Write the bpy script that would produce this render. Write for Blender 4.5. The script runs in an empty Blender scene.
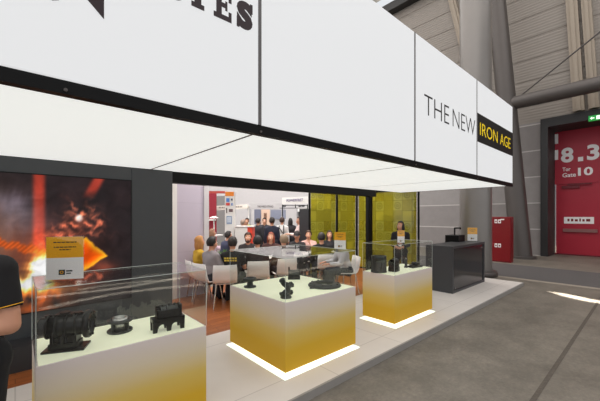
import bpy, bmesh, math, random
import numpy as np
from mathutils import Vector, Matrix
random.seed(7)
SC = bpy.context.scene
COL = SC.collection
PI = math.pi

# ------------------------------------------------------------------ camera, light, exposure
FPX, YH, CAMZ = 318.0, 216.0, 1.73
TH = math.radians(48.15)
FV = Vector((math.cos(TH), math.sin(TH)))
RV = Vector((math.sin(TH), -math.cos(TH)))
cam = bpy.data.objects.new('camera', bpy.data.cameras.new('camera'))
COL.objects.link(cam)
cam.data.sensor_width = 36.0
cam.data.lens = FPX / 600 * 36
cam.data.shift_y = (YH - 200.5) / 600
cam.data.clip_start = 0.05
cam.location = (0, 0, CAMZ)
cam.rotation_euler = (PI / 2, 0, TH - PI / 2)
SC.camera = cam
SC.view_settings.view_transform = 'Standard'
SC.view_settings.look = 'None'
SC.view_settings.gamma = 1
SC.view_settings.use_curve_mapping = False
SC.view_settings.exposure = 0.0
SC.cycles.transparent_max_bounces = 40
SC.cycles.max_bounces = 8

W = bpy.data.worlds.new('world'); SC.world = W
W.use_nodes = True
W.node_tree.nodes['Background'].inputs[0].default_value = (0.93, 0.96, 1.0, 1)
W.node_tree.nodes['Background'].inputs[1].default_value = 0.85

DEG50 = math.radians(55)
def area(name, loc, sx, sy, power, color=(1, 1, 1), rot=(0, 0, 0)):
    l = bpy.data.lights.new(name, 'AREA'); l.shape = 'RECTANGLE'
    l.size = sx; l.size_y = sy; l.energy = power; l.color = color
    o = bpy.data.objects.new(name, l); COL.objects.link(o)
    o.location = loc; o.rotation_euler = rot
    return o
area('roof_skylight', (1.0, 8.0, 15.0), 30, 34, 5600, (1.0, 0.97, 0.94))
area('meeting_area_fill', (4.6, 5.6, 3.6), 4.0, 1.0, 110, (1, .95, .9))  # added fill in place of the stand's spots, brightens the tables
area('side_fill', (9.3, 6.6, 3.4), 1.2, 2.5, 25, (1, .97, .92))  # unseen fill added behind the yellow glass to brighten it
area('aisle_fill', (7.0, 9.5, 7.0), 8, 3, 900, (1, .97, .95), (DEG50, 0, -.35))  # unseen fill added to lift the booths beyond the passage
SUN_DIR = Vector((0.06, 0.50, -0.86)).normalized()      # where the sunlight travels
sun = bpy.data.objects.new('sun', bpy.data.lights.new('sun', 'SUN')); COL.objects.link(sun)
sun.data.energy = 50.0; sun.data.angle = 0.011; sun.data.color = (1, 0.95, 0.86)
sun.rotation_euler = SUN_DIR.to_track_quat('-Z', 'Y').to_euler()
sun.location = (5, 0, 20)

# ------------------------------------------------------------------ pixel helpers (for measuring the place)
def at(x, d, z=0.0):
    """point seen in picture column x at distance d along the view axis"""
    l = (x - 300) / FPX * d
    p = FV * d + RV * l
    return Vector((p.x, p.y, z))
def on_floor(x, y, z=0.0):
    return at(x, FPX * (CAMZ - z) / (y - YH), z)
def on_y(x, y, Y):
    l = (x - 300) / FPX
    d = Y / (FV.y + RV.y * l)
    p = FV * d + RV * (l * d)
    return p.x, CAMZ + (YH - y) * d / FPX
def on_x(x, y, X):
    l = (x - 300) / FPX
    d = X / (FV.x + RV.x * l)
    p = FV * d + RV * (l * d)
    return p.y, CAMZ + (YH - y) * d / FPX

# ------------------------------------------------------------------ materials
def new_mat(name):
    m = bpy.data.materials.new(name); m.use_nodes = True
    nt = m.node_tree
    return m, nt, nt.nodes['Principled BSDF']
def N(nt, t, **kw):
    n = nt.nodes.new(t)
    for k, v in kw.items(): setattr(n, k, v)
    return n
def mat(name, col, rough=0.5, metal=0.0, emit=0.0, noise=0.06, nscale=9.0, spec=0.5, bump=0.0, emit_col=None):
    """plain surface with a little procedural mottling"""
    m, nt, b = new_mat(name)
    b.inputs['Roughness'].default_value = rough
    b.inputs['Metallic'].default_value = metal
    b.inputs['Specular IOR Level'].default_value = spec
    tc = N(nt, 'ShaderNodeTexCoord')
    no = N(nt, 'ShaderNodeTexNoise'); no.inputs['Scale'].default_value = nscale; no.inputs['Detail'].default_value = 4
    nt.links.new(tc.outputs['Object'], no.inputs['Vector'])
    mx = N(nt, 'ShaderNodeMix', data_type='RGBA')
    nt.links.new(no.outputs['Fac'], mx.inputs[0])
    mx.inputs[6].default_value = tuple(max(0, c * (1 - noise)) for c in col) + (1,)
    mx.inputs[7].default_value = tuple(min(1, c * (1 + noise)) for c in col) + (1,)
    nt.links.new(mx.outputs[2], b.inputs['Base Color'])
    if emit:
        b.inputs['Emission Color'].default_value = tuple(emit_col or col) + (1,)
        b.inputs['Emission Strength'].default_value = emit
    if bump:
        bp = N(nt, 'ShaderNodeBump'); bp.inputs['Strength'].default_value = bump; bp.inputs['Distance'].default_value = 0.01
        nt.links.new(no.outputs['Fac'], bp.inputs['Height']); nt.links.new(bp.outputs[0], b.inputs['Normal'])
    return m
def S(r, g, b):
    f = lambda c: ((c / 255 + 0.055) / 1.055) ** 2.4 if c > 10 else c / 255 / 12.92
    return (f(r), f(g), f(b))

def brick_mat(name, c1, c2, mortar, w, h, msize, rough=0.5, offset=0.5, axes='XY', nz=0.15, nscale=3.0, stretch=(1, 1, 1), bump=0.0, scale=1.0):
    m, nt, b = new_mat(name)
    b.inputs['Roughness'].default_value = rough
    tc = N(nt, 'ShaderNodeTexCoord')
    sep = N(nt, 'ShaderNodeSeparateXYZ'); cmb = N(nt, 'ShaderNodeCombineXYZ')
    nt.links.new(tc.outputs['Object'], sep.inputs[0])
    for i, a in enumerate(axes): nt.links.new(sep.outputs[a], cmb.inputs[i])
    br = N(nt, 'ShaderNodeTexBrick'); br.offset = offset; br.squash = 1
    nt.links.new(cmb.outputs[0], br.inputs['Vector'])
    br.inputs['Scale'].default_value = scale
    br.inputs['Color1'].default_value = c1 + (1,); br.inputs['Color2'].default_value = c2 + (1,)
    br.inputs['Mortar'].default_value = mortar + (1,)
    br.inputs['Brick Width'].default_value = w; br.inputs['Row Height'].default_value = h
    br.inputs['Mortar Size'].default_value = msize; br.inputs['Mortar Smooth'].default_value = 0.1
    no = N(nt, 'ShaderNodeTexNoise'); no.inputs['Scale'].default_value = nscale; no.inputs['Detail'].default_value = 6
    mp = N(nt, 'ShaderNodeMapping'); mp.inputs['Scale'].default_value = stretch
    nt.links.new(cmb.outputs[0], mp.inputs[0]); nt.links.new(mp.outputs[0], no.inputs['Vector'])
    mr = N(nt, 'ShaderNodeMapRange'); mr.inputs[1].default_value = 0.25; mr.inputs[2].default_value = 0.75
    mr.inputs[3].default_value = 1 - nz; mr.inputs[4].default_value = 1 + nz
    nt.links.new(no.outputs['Fac'], mr.inputs[0])
    mx = N(nt, 'ShaderNodeMix', data_type='RGBA', blend_type='MULTIPLY'); mx.inputs[0].default_value = 1
    nt.links.new(br.outputs['Color'], mx.inputs[6]); nt.links.new(mr.outputs[0], mx.inputs[7])
    nt.links.new(mx.outputs[2], b.inputs['Base Color'])
    if bump:
        bp = N(nt, 'ShaderNodeBump'); bp.inputs['Strength'].default_value = bump; bp.inputs['Distance'].default_value = 0.01
        nt.links.new(br.outputs['Fac'], bp.inputs['Height']); bp.invert = True
        nt.links.new(bp.outputs[0], b.inputs['Normal'])
    return m

def glass_mat(name, tint=(0.98, 0.987, 0.98), rough=0.01, f0=0.035):
    """thin clear acrylic: see-through with a Fresnel reflection"""
    m = bpy.data.materials.new(name); m.use_nodes = True
    nt = m.node_tree; nt.nodes.clear()
    out = N(nt, 'ShaderNodeOutputMaterial')
    tr = N(nt, 'ShaderNodeBsdfTransparent'); tr.inputs[0].default_value = tint + (1,)
    gl = N(nt, 'ShaderNodeBsdfGlossy'); gl.inputs['Roughness'].default_value = rough
    lw = N(nt, 'ShaderNodeLayerWeight'); lw.inputs[0].default_value = 0.5
    pw = N(nt, 'ShaderNodeMath', operation='POWER'); pw.inputs[1].default_value = 5
    nt.links.new(lw.outputs['Facing'], pw.inputs[0])
    mr = N(nt, 'ShaderNodeMapRange'); mr.inputs[3].default_value = f0; mr.inputs[4].default_value = 0.9
    nt.links.new(pw.outputs[0], mr.inputs[0])
    mx = N(nt, 'ShaderNodeMixShader')
    nt.links.new(mr.outputs[0], mx.inputs[0]); nt.links.new(tr.outputs[0], mx.inputs[1]); nt.links.new(gl.outputs[0], mx.inputs[2])
    nt.links.new(mx.outputs[0], out.inputs[0])
    return m

def concrete_mat():
    m, nt, b = new_mat('hall_concrete')
    b.inputs['Roughness'].default_value = 0.55
    tc = N(nt, 'ShaderNodeTexCoord')
    def noise(s, d, r):
        n = N(nt, 'ShaderNodeTexNoise'); n.inputs['Scale'].default_value = s; n.inputs['Detail'].default_value = d
        n.inputs['Roughness'].default_value = r
        nt.links.new(tc.outputs['Object'], n.inputs['Vector']); return n
    big = noise(1.7, 12, 0.78); fine = noise(22, 10, 0.8)
    cr = N(nt, 'ShaderNodeValToRGB')
    e = cr.color_ramp.elements
    e[0].position = 0.36; e[0].color = S(101, 95, 86) + (1,)
    e[1].position = 0.66; e[1].color = S(134, 126, 115) + (1,)
    nt.links.new(big.outputs['Fac'], cr.inputs[0])
    mr = N(nt, 'ShaderNodeMapRange'); mr.inputs[1].default_value = .3; mr.inputs[2].default_value = .7
    mr.inputs[3].default_value = 0.72; mr.inputs[4].default_value = 1.2
    nt.links.new(fine.outputs['Fac'], mr.inputs[0])
    mx = N(nt, 'ShaderNodeMix', data_type='RGBA', blend_type='MULTIPLY'); mx.inputs[0].default_value = 1
    nt.links.new(cr.outputs[0], mx.inputs[6]); nt.links.new(mr.outputs[0], mx.inputs[7])
    nt.links.new(mx.outputs[2], b.inputs['Base Color'])
    r2 = N(nt, 'ShaderNodeMapRange'); r2.inputs[3].default_value = 0.4; r2.inputs[4].default_value = 0.75
    nt.links.new(big.outputs['Fac'], r2.inputs[0]); nt.links.new(r2.outputs[0], b.inputs['Roughness'])
    return m

def gold_print_mat():
    """white laminate with a printed fade to gold towards the foot (Z of the plinth)"""
    m, nt, b = new_mat('gold_fade_print')
    b.inputs['Roughness'].default_value = 0.55
    tc = N(nt, 'ShaderNodeTexCoord'); sp = N(nt, 'ShaderNodeSeparateXYZ')
    nt.links.new(tc.outputs['Object'], sp.inputs[0])
    no = N(nt, 'ShaderNodeTexNoise'); no.inputs['Scale'].default_value = 60
    nt.links.new(tc.outputs['Object'], no.inputs['Vector'])
    ad = N(nt, 'ShaderNodeMath', operation='MULTIPLY_ADD'); ad.inputs[1].default_value = 0.01
    nt.links.new(no.outputs['Fac'], ad.inputs[0]); nt.links.new(sp.outputs['Z'], ad.inputs[2])
    mr = N(nt, 'ShaderNodeMapRange'); mr.inputs[1].default_value = 0.05; mr.inputs[2].default_value = 0.78
    nt.links.new(ad.outputs[0], mr.inputs[0])
    cr = N(nt, 'ShaderNodeValToRGB'); e = cr.color_ramp.elements
    e[0].position = 0.0; e[0].color = S(214, 166, 18) + (1,)
    e[1].position = 1.0; e[1].color = S(226, 214, 212) + (1,)
    k = e.new(0.28); k.color = S(216, 172, 36) + (1,)
    k = e.new(0.52); k.color = S(221, 190, 100) + (1,)
    k = e.new(0.76); k.color = S(224, 208, 180) + (1,)
    nt.links.new(mr.outputs[0], cr.inputs[0]); nt.links.new(cr.outputs[0], b.inputs['Base Color'])
    return m

def yellow_glass_mat():
    """yellow printed glass with rows of square and ring ornaments"""
    m = bpy.data.materials.new('yellow_ornament_glass'); m.use_nodes = True
    nt = m.node_tree; nt.nodes.clear()
    out = N(nt, 'ShaderNodeOutputMaterial')
    tc = N(nt, 'ShaderNodeTexCoord'); sp = N(nt, 'ShaderNodeSeparateXYZ')
    nt.links.new(tc.outputs['Object'], sp.inputs[0])
    def M(op, a, b=None):
        n = N(nt, 'ShaderNodeMath', operation=op)
        for i, v in enumerate((a, b)):
            if v is None: continue
            if isinstance(v, (int, float)): n.inputs[i].default_value = v
            else: nt.links.new(v, n.inputs[i])
        return n.outputs[0]
    h = M('ADD', sp.outputs['X'], sp.outputs['Y'])
    CELL = 0.30
    u = M('DIVIDE', h, CELL); v = M('DIVIDE', sp.outputs['Z'], CELL)
    fu = M('SUBTRACT', M('FRACT', u), 0.5); fv = M('SUBTRACT', M('FRACT', v), 0.5)
    au = M('ABSOLUTE', fu); av = M('ABSOLUTE', fv)
    sq = M('MAXIMUM', au, av)
    edge = M('MULTIPLY', M('GREATER_THAN', sq, 0.465), M('LESS_THAN', sq, 0.5))
    r = M('SQRT', M('ADD', M('MULTIPLY', fu, fu), M('MULTIPLY', fv, fv)))
    ring = M('MULTIPLY', M('LESS_THAN', M('ABSOLUTE', M('SUBTRACT', M('FRACT', M('MULTIPLY', r, 5.0)), 0.5)), 0.22), M('LESS_THAN', r, 0.4))
    dia = M('ADD', au, av)
    cross = M('MULTIPLY', M('LESS_THAN', M('ABSOLUTE', M('SUBTRACT', M('FRACT', M('MULTIPLY', dia, 5)), 0.5)), 0.2), M('LESS_THAN', sq, 0.42))
    # which ornament a cell carries
    cell = N(nt, 'ShaderNodeCombineXYZ')
    nt.links.new(M('FLOOR', u), cell.inputs[0]); nt.links.new(M('FLOOR', v), cell.inputs[1])
    wn = N(nt, 'ShaderNodeTexWhiteNoise'); nt.links.new(cell.outputs[0], wn.inputs['Vector'])
    k1 = M('LESS_THAN', wn.outputs['Value'], 0.33); k2 = M('GREATER_THAN', wn.outputs['Value'], 0.62)
    lines = M('MINIMUM', M('ADD', M('ADD', edge, M('MULTIPLY', ring, k1)), M('MULTIPLY', cross, k2)), 1.0)
    tint = N(nt, 'ShaderNodeMix', data_type='RGBA')
    nt.links.new(wn.outputs['Color'], tint.inputs[0])
    nt.links.new(M('MULTIPLY', wn.outputs['Value'], 1.0), tint.inputs[0])
    tint.inputs[6].default_value = S(196, 198, 96) + (1,); tint.inputs[7].default_value = S(240, 230, 90) + (1,)
    dcol = N(nt, 'ShaderNodeMix', data_type='RGBA'); nt.links.new(lines, dcol.inputs[0])
    nt.links.new(tint.outputs[2], dcol.inputs[6]); dcol.inputs[7].default_value = S(136, 132, 46) + (1,)
    df = N(nt, 'ShaderNodeBsdfDiffuse'); nt.links.new(dcol.outputs[2], df.inputs[0])
    tl = N(nt, 'ShaderNodeBsdfTranslucent'); nt.links.new(dcol.outputs[2], tl.inputs[0])
    a = N(nt, 'ShaderNodeMixShader'); a.inputs[0].default_value = 0.5
    nt.links.new(df.outputs[0], a.inputs[1]); nt.links.new(tl.outputs[0], a.inputs[2])
    tr = N(nt, 'ShaderNodeBsdfTransparent'); tr.inputs[0].default_value = S(240, 232, 120) + (1,)
    fac = M('MAXIMUM', M('SUBTRACT', M('ADD', 0.42, M('MULTIPLY', wn.outputs['Value'], 0.36)), M('MULTIPLY', lines, 0.4)), 0.08)
    b = N(nt, 'ShaderNodeMixShader'); nt.links.new(fac, b.inputs[0])
    nt.links.new(a.outputs[0], b.inputs[1]); nt.links.new(tr.outputs[0], b.inputs[2])
    gl = N(nt, 'ShaderNodeBsdfGlossy'); gl.inputs['Roughness'].default_value = 0.08
    c = N(nt, 'ShaderNodeMixShader'); c.inputs[0].default_value = 0.06
    nt.links.new(b.outputs[0], c.inputs[1]); nt.links.new(gl.outputs[0], c.inputs[2])
    nt.links.new(c.outputs[0], out.inputs[0])
    return m

M_ = {}
M_['concrete'] = concrete_mat()
M_['asphalt'] = mat('asphalt_lane', S(88, 85, 84), 0.8, noise=0.35, nscale=40, bump=0.3)
M_['groove'] = mat('cable_channel_iron', S(88, 80, 72), 0.75, noise=0.6, nscale=30)
M_['kerb'] = mat('pale_kerb', S(150, 140, 128), 0.7, noise=0.15)
M_['platform'] = brick_mat('platform_laminate', S(218, 211, 205), S(223, 216, 210), S(194, 186, 180), 1.25, 1.25, 0.006, 0.42, offset=0.0, nz=0.03)
M_['edge'] = mat('platform_edge', S(150, 146, 142), 0.5)
M_['wood'] = brick_mat('oak_floor', S(164, 96, 50), S(146, 80, 40), S(84, 44, 22), 1.1, 0.12, 0.003, 0.38, nz=0.22, nscale=4, stretch=(1.5, 14, 1))
M_['hallpanel'] = brick_mat('hall_wall_panel', S(126, 120, 118), S(140, 135, 133), S(176, 170, 166), 3.0, 1.15, 0.025, 0.6, offset=0.0, axes='YZ', nz=0.06)
M_['clad'] = mat('ribbed_cladding', S(140, 132, 124), 0.55, noise=0.08, nscale=3)
M_['farwall'] = brick_mat('far_hall_wall', S(196, 193, 192), S(200, 198, 197), S(176, 172, 170), 2.4, 1.2, 0.02, 0.7, offset=0.0, axes='XZ', nz=0.04)
M_['booth'] = mat('anthracite_panel', S(64, 66, 69), 0.6, noise=0.05)
M_['boothd'] = mat('dark_base_panel', S(48, 48, 51), 0.5, noise=0.08)
M_['lilac'] = brick_mat('lilac_wall_fabric', S(188, 178, 192), S(190, 180, 194), S(176, 166, 180), 1.2, 1.0, 0.004, 0.8, offset=0.0, axes='XZ', nz=0.02)
M_['white'] = mat('white_paint', S(226, 222, 218), 0.5, noise=0.02)
M_['whitegloss'] = mat('white_shell_plastic', S(232, 226, 222), 0.3, noise=0.02)
M_['black'] = mat('black_metal', S(10, 9, 9), 0.5, spec=0.2, noise=0.1)
M_['blackmatt'] = mat('black_matt', S(12, 11, 11), 0.7, noise=0.1)
M_['counter'] = mat('anthracite_laminate', S(60, 61, 64), 0.45, noise=0.05)
M_['gloss'] = mat('dark_gloss_panel', S(48, 48, 51), 0.12, noise=0.05)
M_['iron'] = mat('cast_iron_black', S(20, 20, 20), 0.3, metal=0.3, noise=0.25, nscale=30, bump=0.15)
M_['irongrey'] = mat('cast_iron_grey', S(66, 68, 66), 0.45, metal=0.35, noise=0.2, nscale=30, bump=0.15)
M_['steel'] = mat('machined_steel', S(178, 178, 174), 0.3, metal=0.8, noise=0.06)
M_['chrome'] = mat('chrome', S(200, 198, 196), 0.18, metal=0.95, noise=0.03)
M_['column'] = mat('grey_painted_steel', S(136, 131, 127), 0.36, metal=0.45, noise=0.05, nscale=4)
M_['columnd'] = mat('grey_painted_tube', S(88, 82, 79), 0.4, metal=0.3, noise=0.05, nscale=4)
M_['post'] = mat('beige_mullion', S(158, 145, 130), 0.6, noise=0.05)
M_['red'] = mat('red_cabinet_paint', S(124, 10, 20), 0.4, noise=0.05)
M_['gate'] = mat('crimson_gate_paint', S(172, 26, 50), 0.45, noise=0.07, nscale=2)
M_['gated'] = mat('dark_crimson_trim', S(112, 18, 34), 0.45, noise=0.07)
M_['frame'] = mat('charcoal_portal_steel', S(40, 38, 38), 0.5, noise=0.08)
M_['jamb'] = mat('portal_jamb', S(58, 54, 52), 0.6, noise=0.08)
M_['print'] = mat('white_print', S(250, 244, 244), 0.5, noise=0.02)
M_['lens'] = mat('lit_panel', S(150, 151, 152), 0.6, spec=0.1, emit=0.61, noise=0.0, emit_col=(0.985, 0.99, 1.0))
M_['soffit'] = mat('lit_soffit', S(160, 161, 158), 0.6, spec=0.1, emit=0.76, noise=0.0, emit_col=(0.985, 1.0, 0.965))
M_['letter'] = mat('dark_letter_film', S(44, 24, 32), 0.5, noise=0.03)
M_['lettergrey'] = mat('grey_letter_film', S(48, 46, 48), 0.5, noise=0.03)
M_['letteryellow'] = mat('yellow_letter_film', S(240, 206, 20), 0.5, emit=0.35, noise=0.02)
M_['blackfilm'] = mat('black_letter_film', S(18, 16, 14), 0.5, noise=0.03)
M_['seam'] = mat('seam_grey', S(104, 100, 100), 0.5, noise=0.02)
M_['gold'] = gold_print_mat()
M_['glow'] = mat('light_strip', S(245, 255, 246), 0.5, emit=0.85, noise=0.0, emit_col=(0.90, 1.0, 0.86))
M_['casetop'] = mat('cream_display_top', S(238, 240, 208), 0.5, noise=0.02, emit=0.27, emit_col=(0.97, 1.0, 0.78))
M_['acrylic'] = glass_mat('clear_acrylic')
M_['acryledge'] = mat('acrylic_edge', S(206, 212, 206), 0.25, noise=0.02)
M_['yellowglass'] = yellow_glass_mat()
M_['orange'] = mat('amber_print', S(250, 178, 24), 0.5, noise=0.03)
M_['green'] = mat('exit_green', S(20, 150, 60), 0.5, emit=0.5, noise=0.02)
M_['exitwhite'] = mat('exit_white', S(235, 250, 235), 0.5, emit=0.8, noise=0.0)
M_['roof'] = mat('roof_sheet', S(190, 188, 184), 0.7)

def cmat(name, rgb, rough=0.75, **k):
    key = 'c_%s' % name
    if key not in M_: M_[key] = mat(name, S(*rgb), rough, **k)
    return M_[key]

# ------------------------------------------------------------------ mesh builder
class MB:
    def __init__(s): s.v = []; s.f = []; s.mi = []; s.sm = []
    def add(s, vs, fs, mi=0, smooth=False):
        o = len(s.v); s.v += [tuple(v) for v in vs]
        for f in fs: s.f.append(tuple(i + o for i in f)); s.mi.append(mi); s.sm.append(smooth)
        return s
    def box(s, lo, hi, mi=0, rz=0.0, piv=None):
        (a, b, c), (d, e, f) = lo, hi
        vs = [(a,b,c),(d,b,c),(d,e,c),(a,e,c),(a,b,f),(d,b,f),(d,e,f),(a,e,f)]
        if rz:
            p = piv or ((a+d)/2, (b+e)/2)
            cz, sz = math.cos(rz), math.sin(rz)
            vs = [(p[0]+(x-p[0])*cz-(y-p[1])*sz, p[1]+(x-p[0])*sz+(y-p[1])*cz, z) for x,y,z in vs]
        return s.add(vs, [(0,3,2,1),(4,5,6,7),(0,1,5,4),(1,2,6,5),(2,3,7,6),(3,0,4,7)], mi)
    def cyl(s, a, b, ra, rb=None, n=16, mi=0, smooth=True, caps=True):
        rb = ra if rb is None else rb
        a, b = Vector(a), Vector(b); ax = (b - a)
        if ax.length < 1e-6: return s
        ax.normalize()
        u = ax.orthogonal().normalized(); w = ax.cross(u)
        vs = []
        for p, r in ((a, ra), (b, rb)):
            for i in range(n):
                t = 2*PI*i/n; vs.append(p + u*(r*math.cos(t)) + w*(r*math.sin(t)))
        s.add(vs, [(i, (i+1) % n, n+(i+1) % n, n+i) for i in range(n)], mi, smooth)
        if caps:
            s.add(vs[:n], [tuple(range(n-1, -1, -1))], mi); s.add(vs[n:], [tuple(range(n))], mi)
        return s
    def sph(s, c, r, nu=16, nv=10, mi=0, rot=None, smooth=True):
        r = (r, r, r) if isinstance(r, (int, float)) else r
        c = Vector(c); vs = []; 
        for j in range(nv+1):
            ph = PI*j/nv
            for i in range(nu):
                t = 2*PI*i/nu
                p = Vector((r[0]*math.sin(ph)*math.cos(t), r[1]*math.sin(ph)*math.sin(t), r[2]*math.cos(ph)))
                if rot is not None: p = rot @ p
                vs.append(c + p)
        fs = []
        for j in range(nv):
            for i in range(nu):
                k = (i+1) % nu
                if j == 0: fs.append((0, nu+i, nu+k))
                elif j == nv-1: fs.append((j*nu+i, (j+1)*nu, j*nu+k))
                else: fs.append((j*nu+i, (j+1)*nu+i, (j+1)*nu+k, j*nu+k))
        return s.add(vs, fs, mi, smooth)
    def cap(s, a, b, ra, rb, n=14, mi=0):
        s.cyl(a, b, ra, rb, n, mi); s.sph(a, ra, n, 8, mi); s.sph(b, rb, n, 8, mi); return s
    def lathe(s, prof, c=(0,0,0), n=28, mi=0, axis='Z', smooth=True, rot=None):
        """prof: closed list of (r, h)"""
        vs = []; m = len(prof)
        for i in range(n):
            t = 2*PI*i/n
            for r, h in prof:
                p = Vector((r*math.cos(t), r*math.sin(t), h))
                if rot is not None: p = rot @ p
                vs.append(Vector(c) + p)
        fs = [(i*m+j, ((i+1) % n)*m+j, ((i+1) % n)*m+(j+1) % m, i*m+(j+1) % m) for i in range(n) for j in range(m)]
        return s.add(vs, fs, mi, smooth)
    def prism(s, poly, h0, h1, mi=0, frame=None):
        """poly: 2D outline (anticlockwise); extruded h0..h1; frame(x,y,h)->world"""
        fr = frame or (lambda x, y, h: (x, y, h))
        n = len(poly)
        vs = [fr(x, y, h0) for x, y in poly] + [fr(x, y, h1) for x, y in poly]
        s.add(vs, [tuple(range(n-1, -1, -1)), tuple(range(n, 2*n))] + [(i, (i+1) % n, n+(i+1) % n, n+i) for i in range(n)], mi)
        return s
    def tube(s, pts, r, n=8, mi=0):
        for a, b in zip(pts[:-1], pts[1:]): s.cyl(a, b, r, r, n, mi)
        for p in pts[1:-1]: s.sph(p, r, n, 6, mi)
        return s
    def build(s, name, mats, parent=None, fix=True):
        me = bpy.data.meshes.new(name); me.from_pydata(s.v, [], s.f); me.update()
        mats = mats if isinstance(mats, (list, tuple)) else [mats]
        for m in mats: me.materials.append(m)
        me.polygons.foreach_set('material_index', s.mi); me.polygons.foreach_set('use_smooth', s.sm)
        if fix:
            bm = bmesh.new(); bm.from_mesh(me); bmesh.ops.recalc_face_normals(bm, faces=bm.faces); bm.to_mesh(me); bm.free()
        o = bpy.data.objects.new(name, me); COL.objects.link(o)
        if parent: o.parent = parent
        return o

def tag(o, label, cat, group=None):
    o['label'] = label; o['category'] = cat
    if group: o['group'] = group
    return o
def thing(name, label, cat, loc=(0, 0, 0), rz=0.0, group=None):
    o = bpy.data.objects.new(name, None); COL.objects.link(o)
    o.location = loc; o.rotation_euler = (0, 0, rz); o.empty_display_size = 0.1
    return tag(o, label, cat, group)
def struct(name, mb, m, parent=None):
    o = mb.build(name, m, parent)
    if parent is None: o['kind'] = 'structure'
    return o
def copy_tree(o, parent=None):
    c = o.copy(); COL.objects.link(c)
    if parent: c.parent = parent
    for ch in [k for k in bpy.data.objects if k.parent == o]: copy_tree(ch, c)
    return c
def bevel(o, w, seg=2):
    md = o.modifiers.new('bevel', 'BEVEL'); md.width = w; md.segments = seg; md.limit_method = 'ANGLE'; md.angle_limit = 0.8
    return o
def text_mesh(txt, w, h, extrude=0.001, offset=0.0):
    """letters as a mesh, stretched to w x h, lower-left at the origin, in the XY plane"""
    cu = bpy.data.curves.new('letters', 'FONT'); cu.body = txt; cu.offset = offset; cu.extrude = 0.0
    cu.resolution_u = 4
    o = bpy.data.objects.new('letters', cu); COL.objects.link(o)
    bpy.context.view_layer.update()
    me = bpy.data.meshes.new_from_object(o.evaluated_get(bpy.context.evaluated_depsgraph_get()))
    bpy.data.objects.remove(o)
    vs = [v.co.copy() for v in me.vertices]
    x0, x1 = min(v.x for v in vs), max(v.x for v in vs); y0, y1 = min(v.y for v in vs), max(v.y for v in vs)
    vs = [((v.x-x0)/(x1-x0)*w, (v.y-y0)/(y1-y0)*h) for v in vs]
    fs = [tuple(p.vertices) for p in me.polygons]
    # give it thickness
    n = len(vs); edges = {}
    for f in fs:
        for a, b in zip(f, f[1:]+f[:1]): edges[(a, b)] = 1
    rim = [(a, b) for a, b in edges if (b, a) not in edges]
    V = [(x, y, 0) for x, y in vs] + [(x, y, extrude) for x, y in vs]
    Fs = [tuple(reversed(f)) for f in fs] + [tuple(i+n for i in f) for f in fs] + [(a, b, b+n, a+n) for a, b in rim]
    return V, Fs
def letters(mb, txt, frame, w, h, ext=0.002, offset=0.0, mi=0):
    V, Fs = text_mesh(txt, w, h, ext, offset)
    mb.add([frame(*v) for v in V], Fs, mi)

# ------------------------------------------------------------------ hall shell
YF, ZS, YB, XR = 2.10, 2.40, 4.84, 8.2          # canopy: front, underside, back, right end
PZ = 0.08                                         # stand platform height
mb = MB(); mb.box((-14, -12, -0.2), (24, 34, 0)); struct('floor', mb, M_['concrete'])
mb = MB(); mb.box((10.42, -9, 0.0), (13.2, 30, 0.004)); struct('trim_1', mb, M_['asphalt'])
mb = MB(); mb.box((10.2, -9, 0.0), (10.42, 30, 0.006)); struct('trim_2', mb, M_['kerb'])
mb = MB(); mb.box((-8, 0.742, 0.0), (10.1, 0.785, 0.003)); struct('trim_3', mb, M_['groove'])
# platform
mb = MB(); mb.box((-6, 2.19, 0), (9.36, 4.12, PZ)); struct('platform', mb, M_['platform'])
mb = MB(); mb.box((-6, 2.165, 0), (9.385, 2.19, PZ)); mb.box((9.36, 2.19, 0), (9.385, 6.9, PZ)); struct('trim_4', mb, M_['edge'])
mb = MB(); mb.box((-6, 4.12, 0), (9.36, 6.9, PZ)); struct('floor_wood', mb, M_['wood'])
# hall wall with the gate (plane X = 17)
XW = 17.0
PY0, PZT = 3.2, on_x(542, 121, XW)[1]
mb = MB()
mb.box((XW, PY0, 0), (XW+0.3, 34, PZT)); mb.box((XW, -12, 0), (XW+0.3, -1.6, PZT))
struct('wall_right', mb, M_['hallpanel'])
# ribbed cladding above
mb = MB()
per, z, pts = 0.95, PZT, []
while z < 14.2:
    pts += [(0.0, z), (0.0, z+per*0.86), (0.022, z+per*0.90), (0.022, z+per*0.98)]
    z += per
for (xa, za), (xb, zb) in zip(pts[:-1], pts[1:]):
    mb.add([(XW+xa, -12, za), (XW+xa, 34, za), (XW+xb, 34, zb), (XW+xb, -12, zb)], [(0, 1, 2, 3)])
mb.add([(XW+.3, -12, PZT), (XW+.3, 34, PZT), (XW+.3, 34, 14.2), (XW+.3, -12, 14.2)], [(0, 1, 2, 3)])
def clad_mat():
    m = M_['clad']; nt = m.node_tree; b = nt.nodes['Principled BSDF']
    tc = N(nt, 'ShaderNodeTexCoord'); wv = N(nt, 'ShaderNodeTexWave', wave_type='BANDS', bands_direction='Z')
    wv.inputs['Scale'].default_value = 2.6
    nt.links.new(tc.outputs['Object'], wv.inputs[0])
    bp = N(nt, 'ShaderNodeBump'); bp.inputs['Strength'].default_value = 0.35; bp.inputs['Distance'].default_value = 0.02
    nt.links.new(wv.outputs['Fac'], bp.inputs['Height']); nt.links.new(bp.outputs[0], b.inputs['Normal'])
clad_mat()
struct('wall_right_cladding', mb, M_['clad'])
mb = MB(); mb.box((XW-0.5, -12, 13.9), (XW+0.1, 34, 14.35)); struct('trim_5', mb, M_['frame'])
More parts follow.
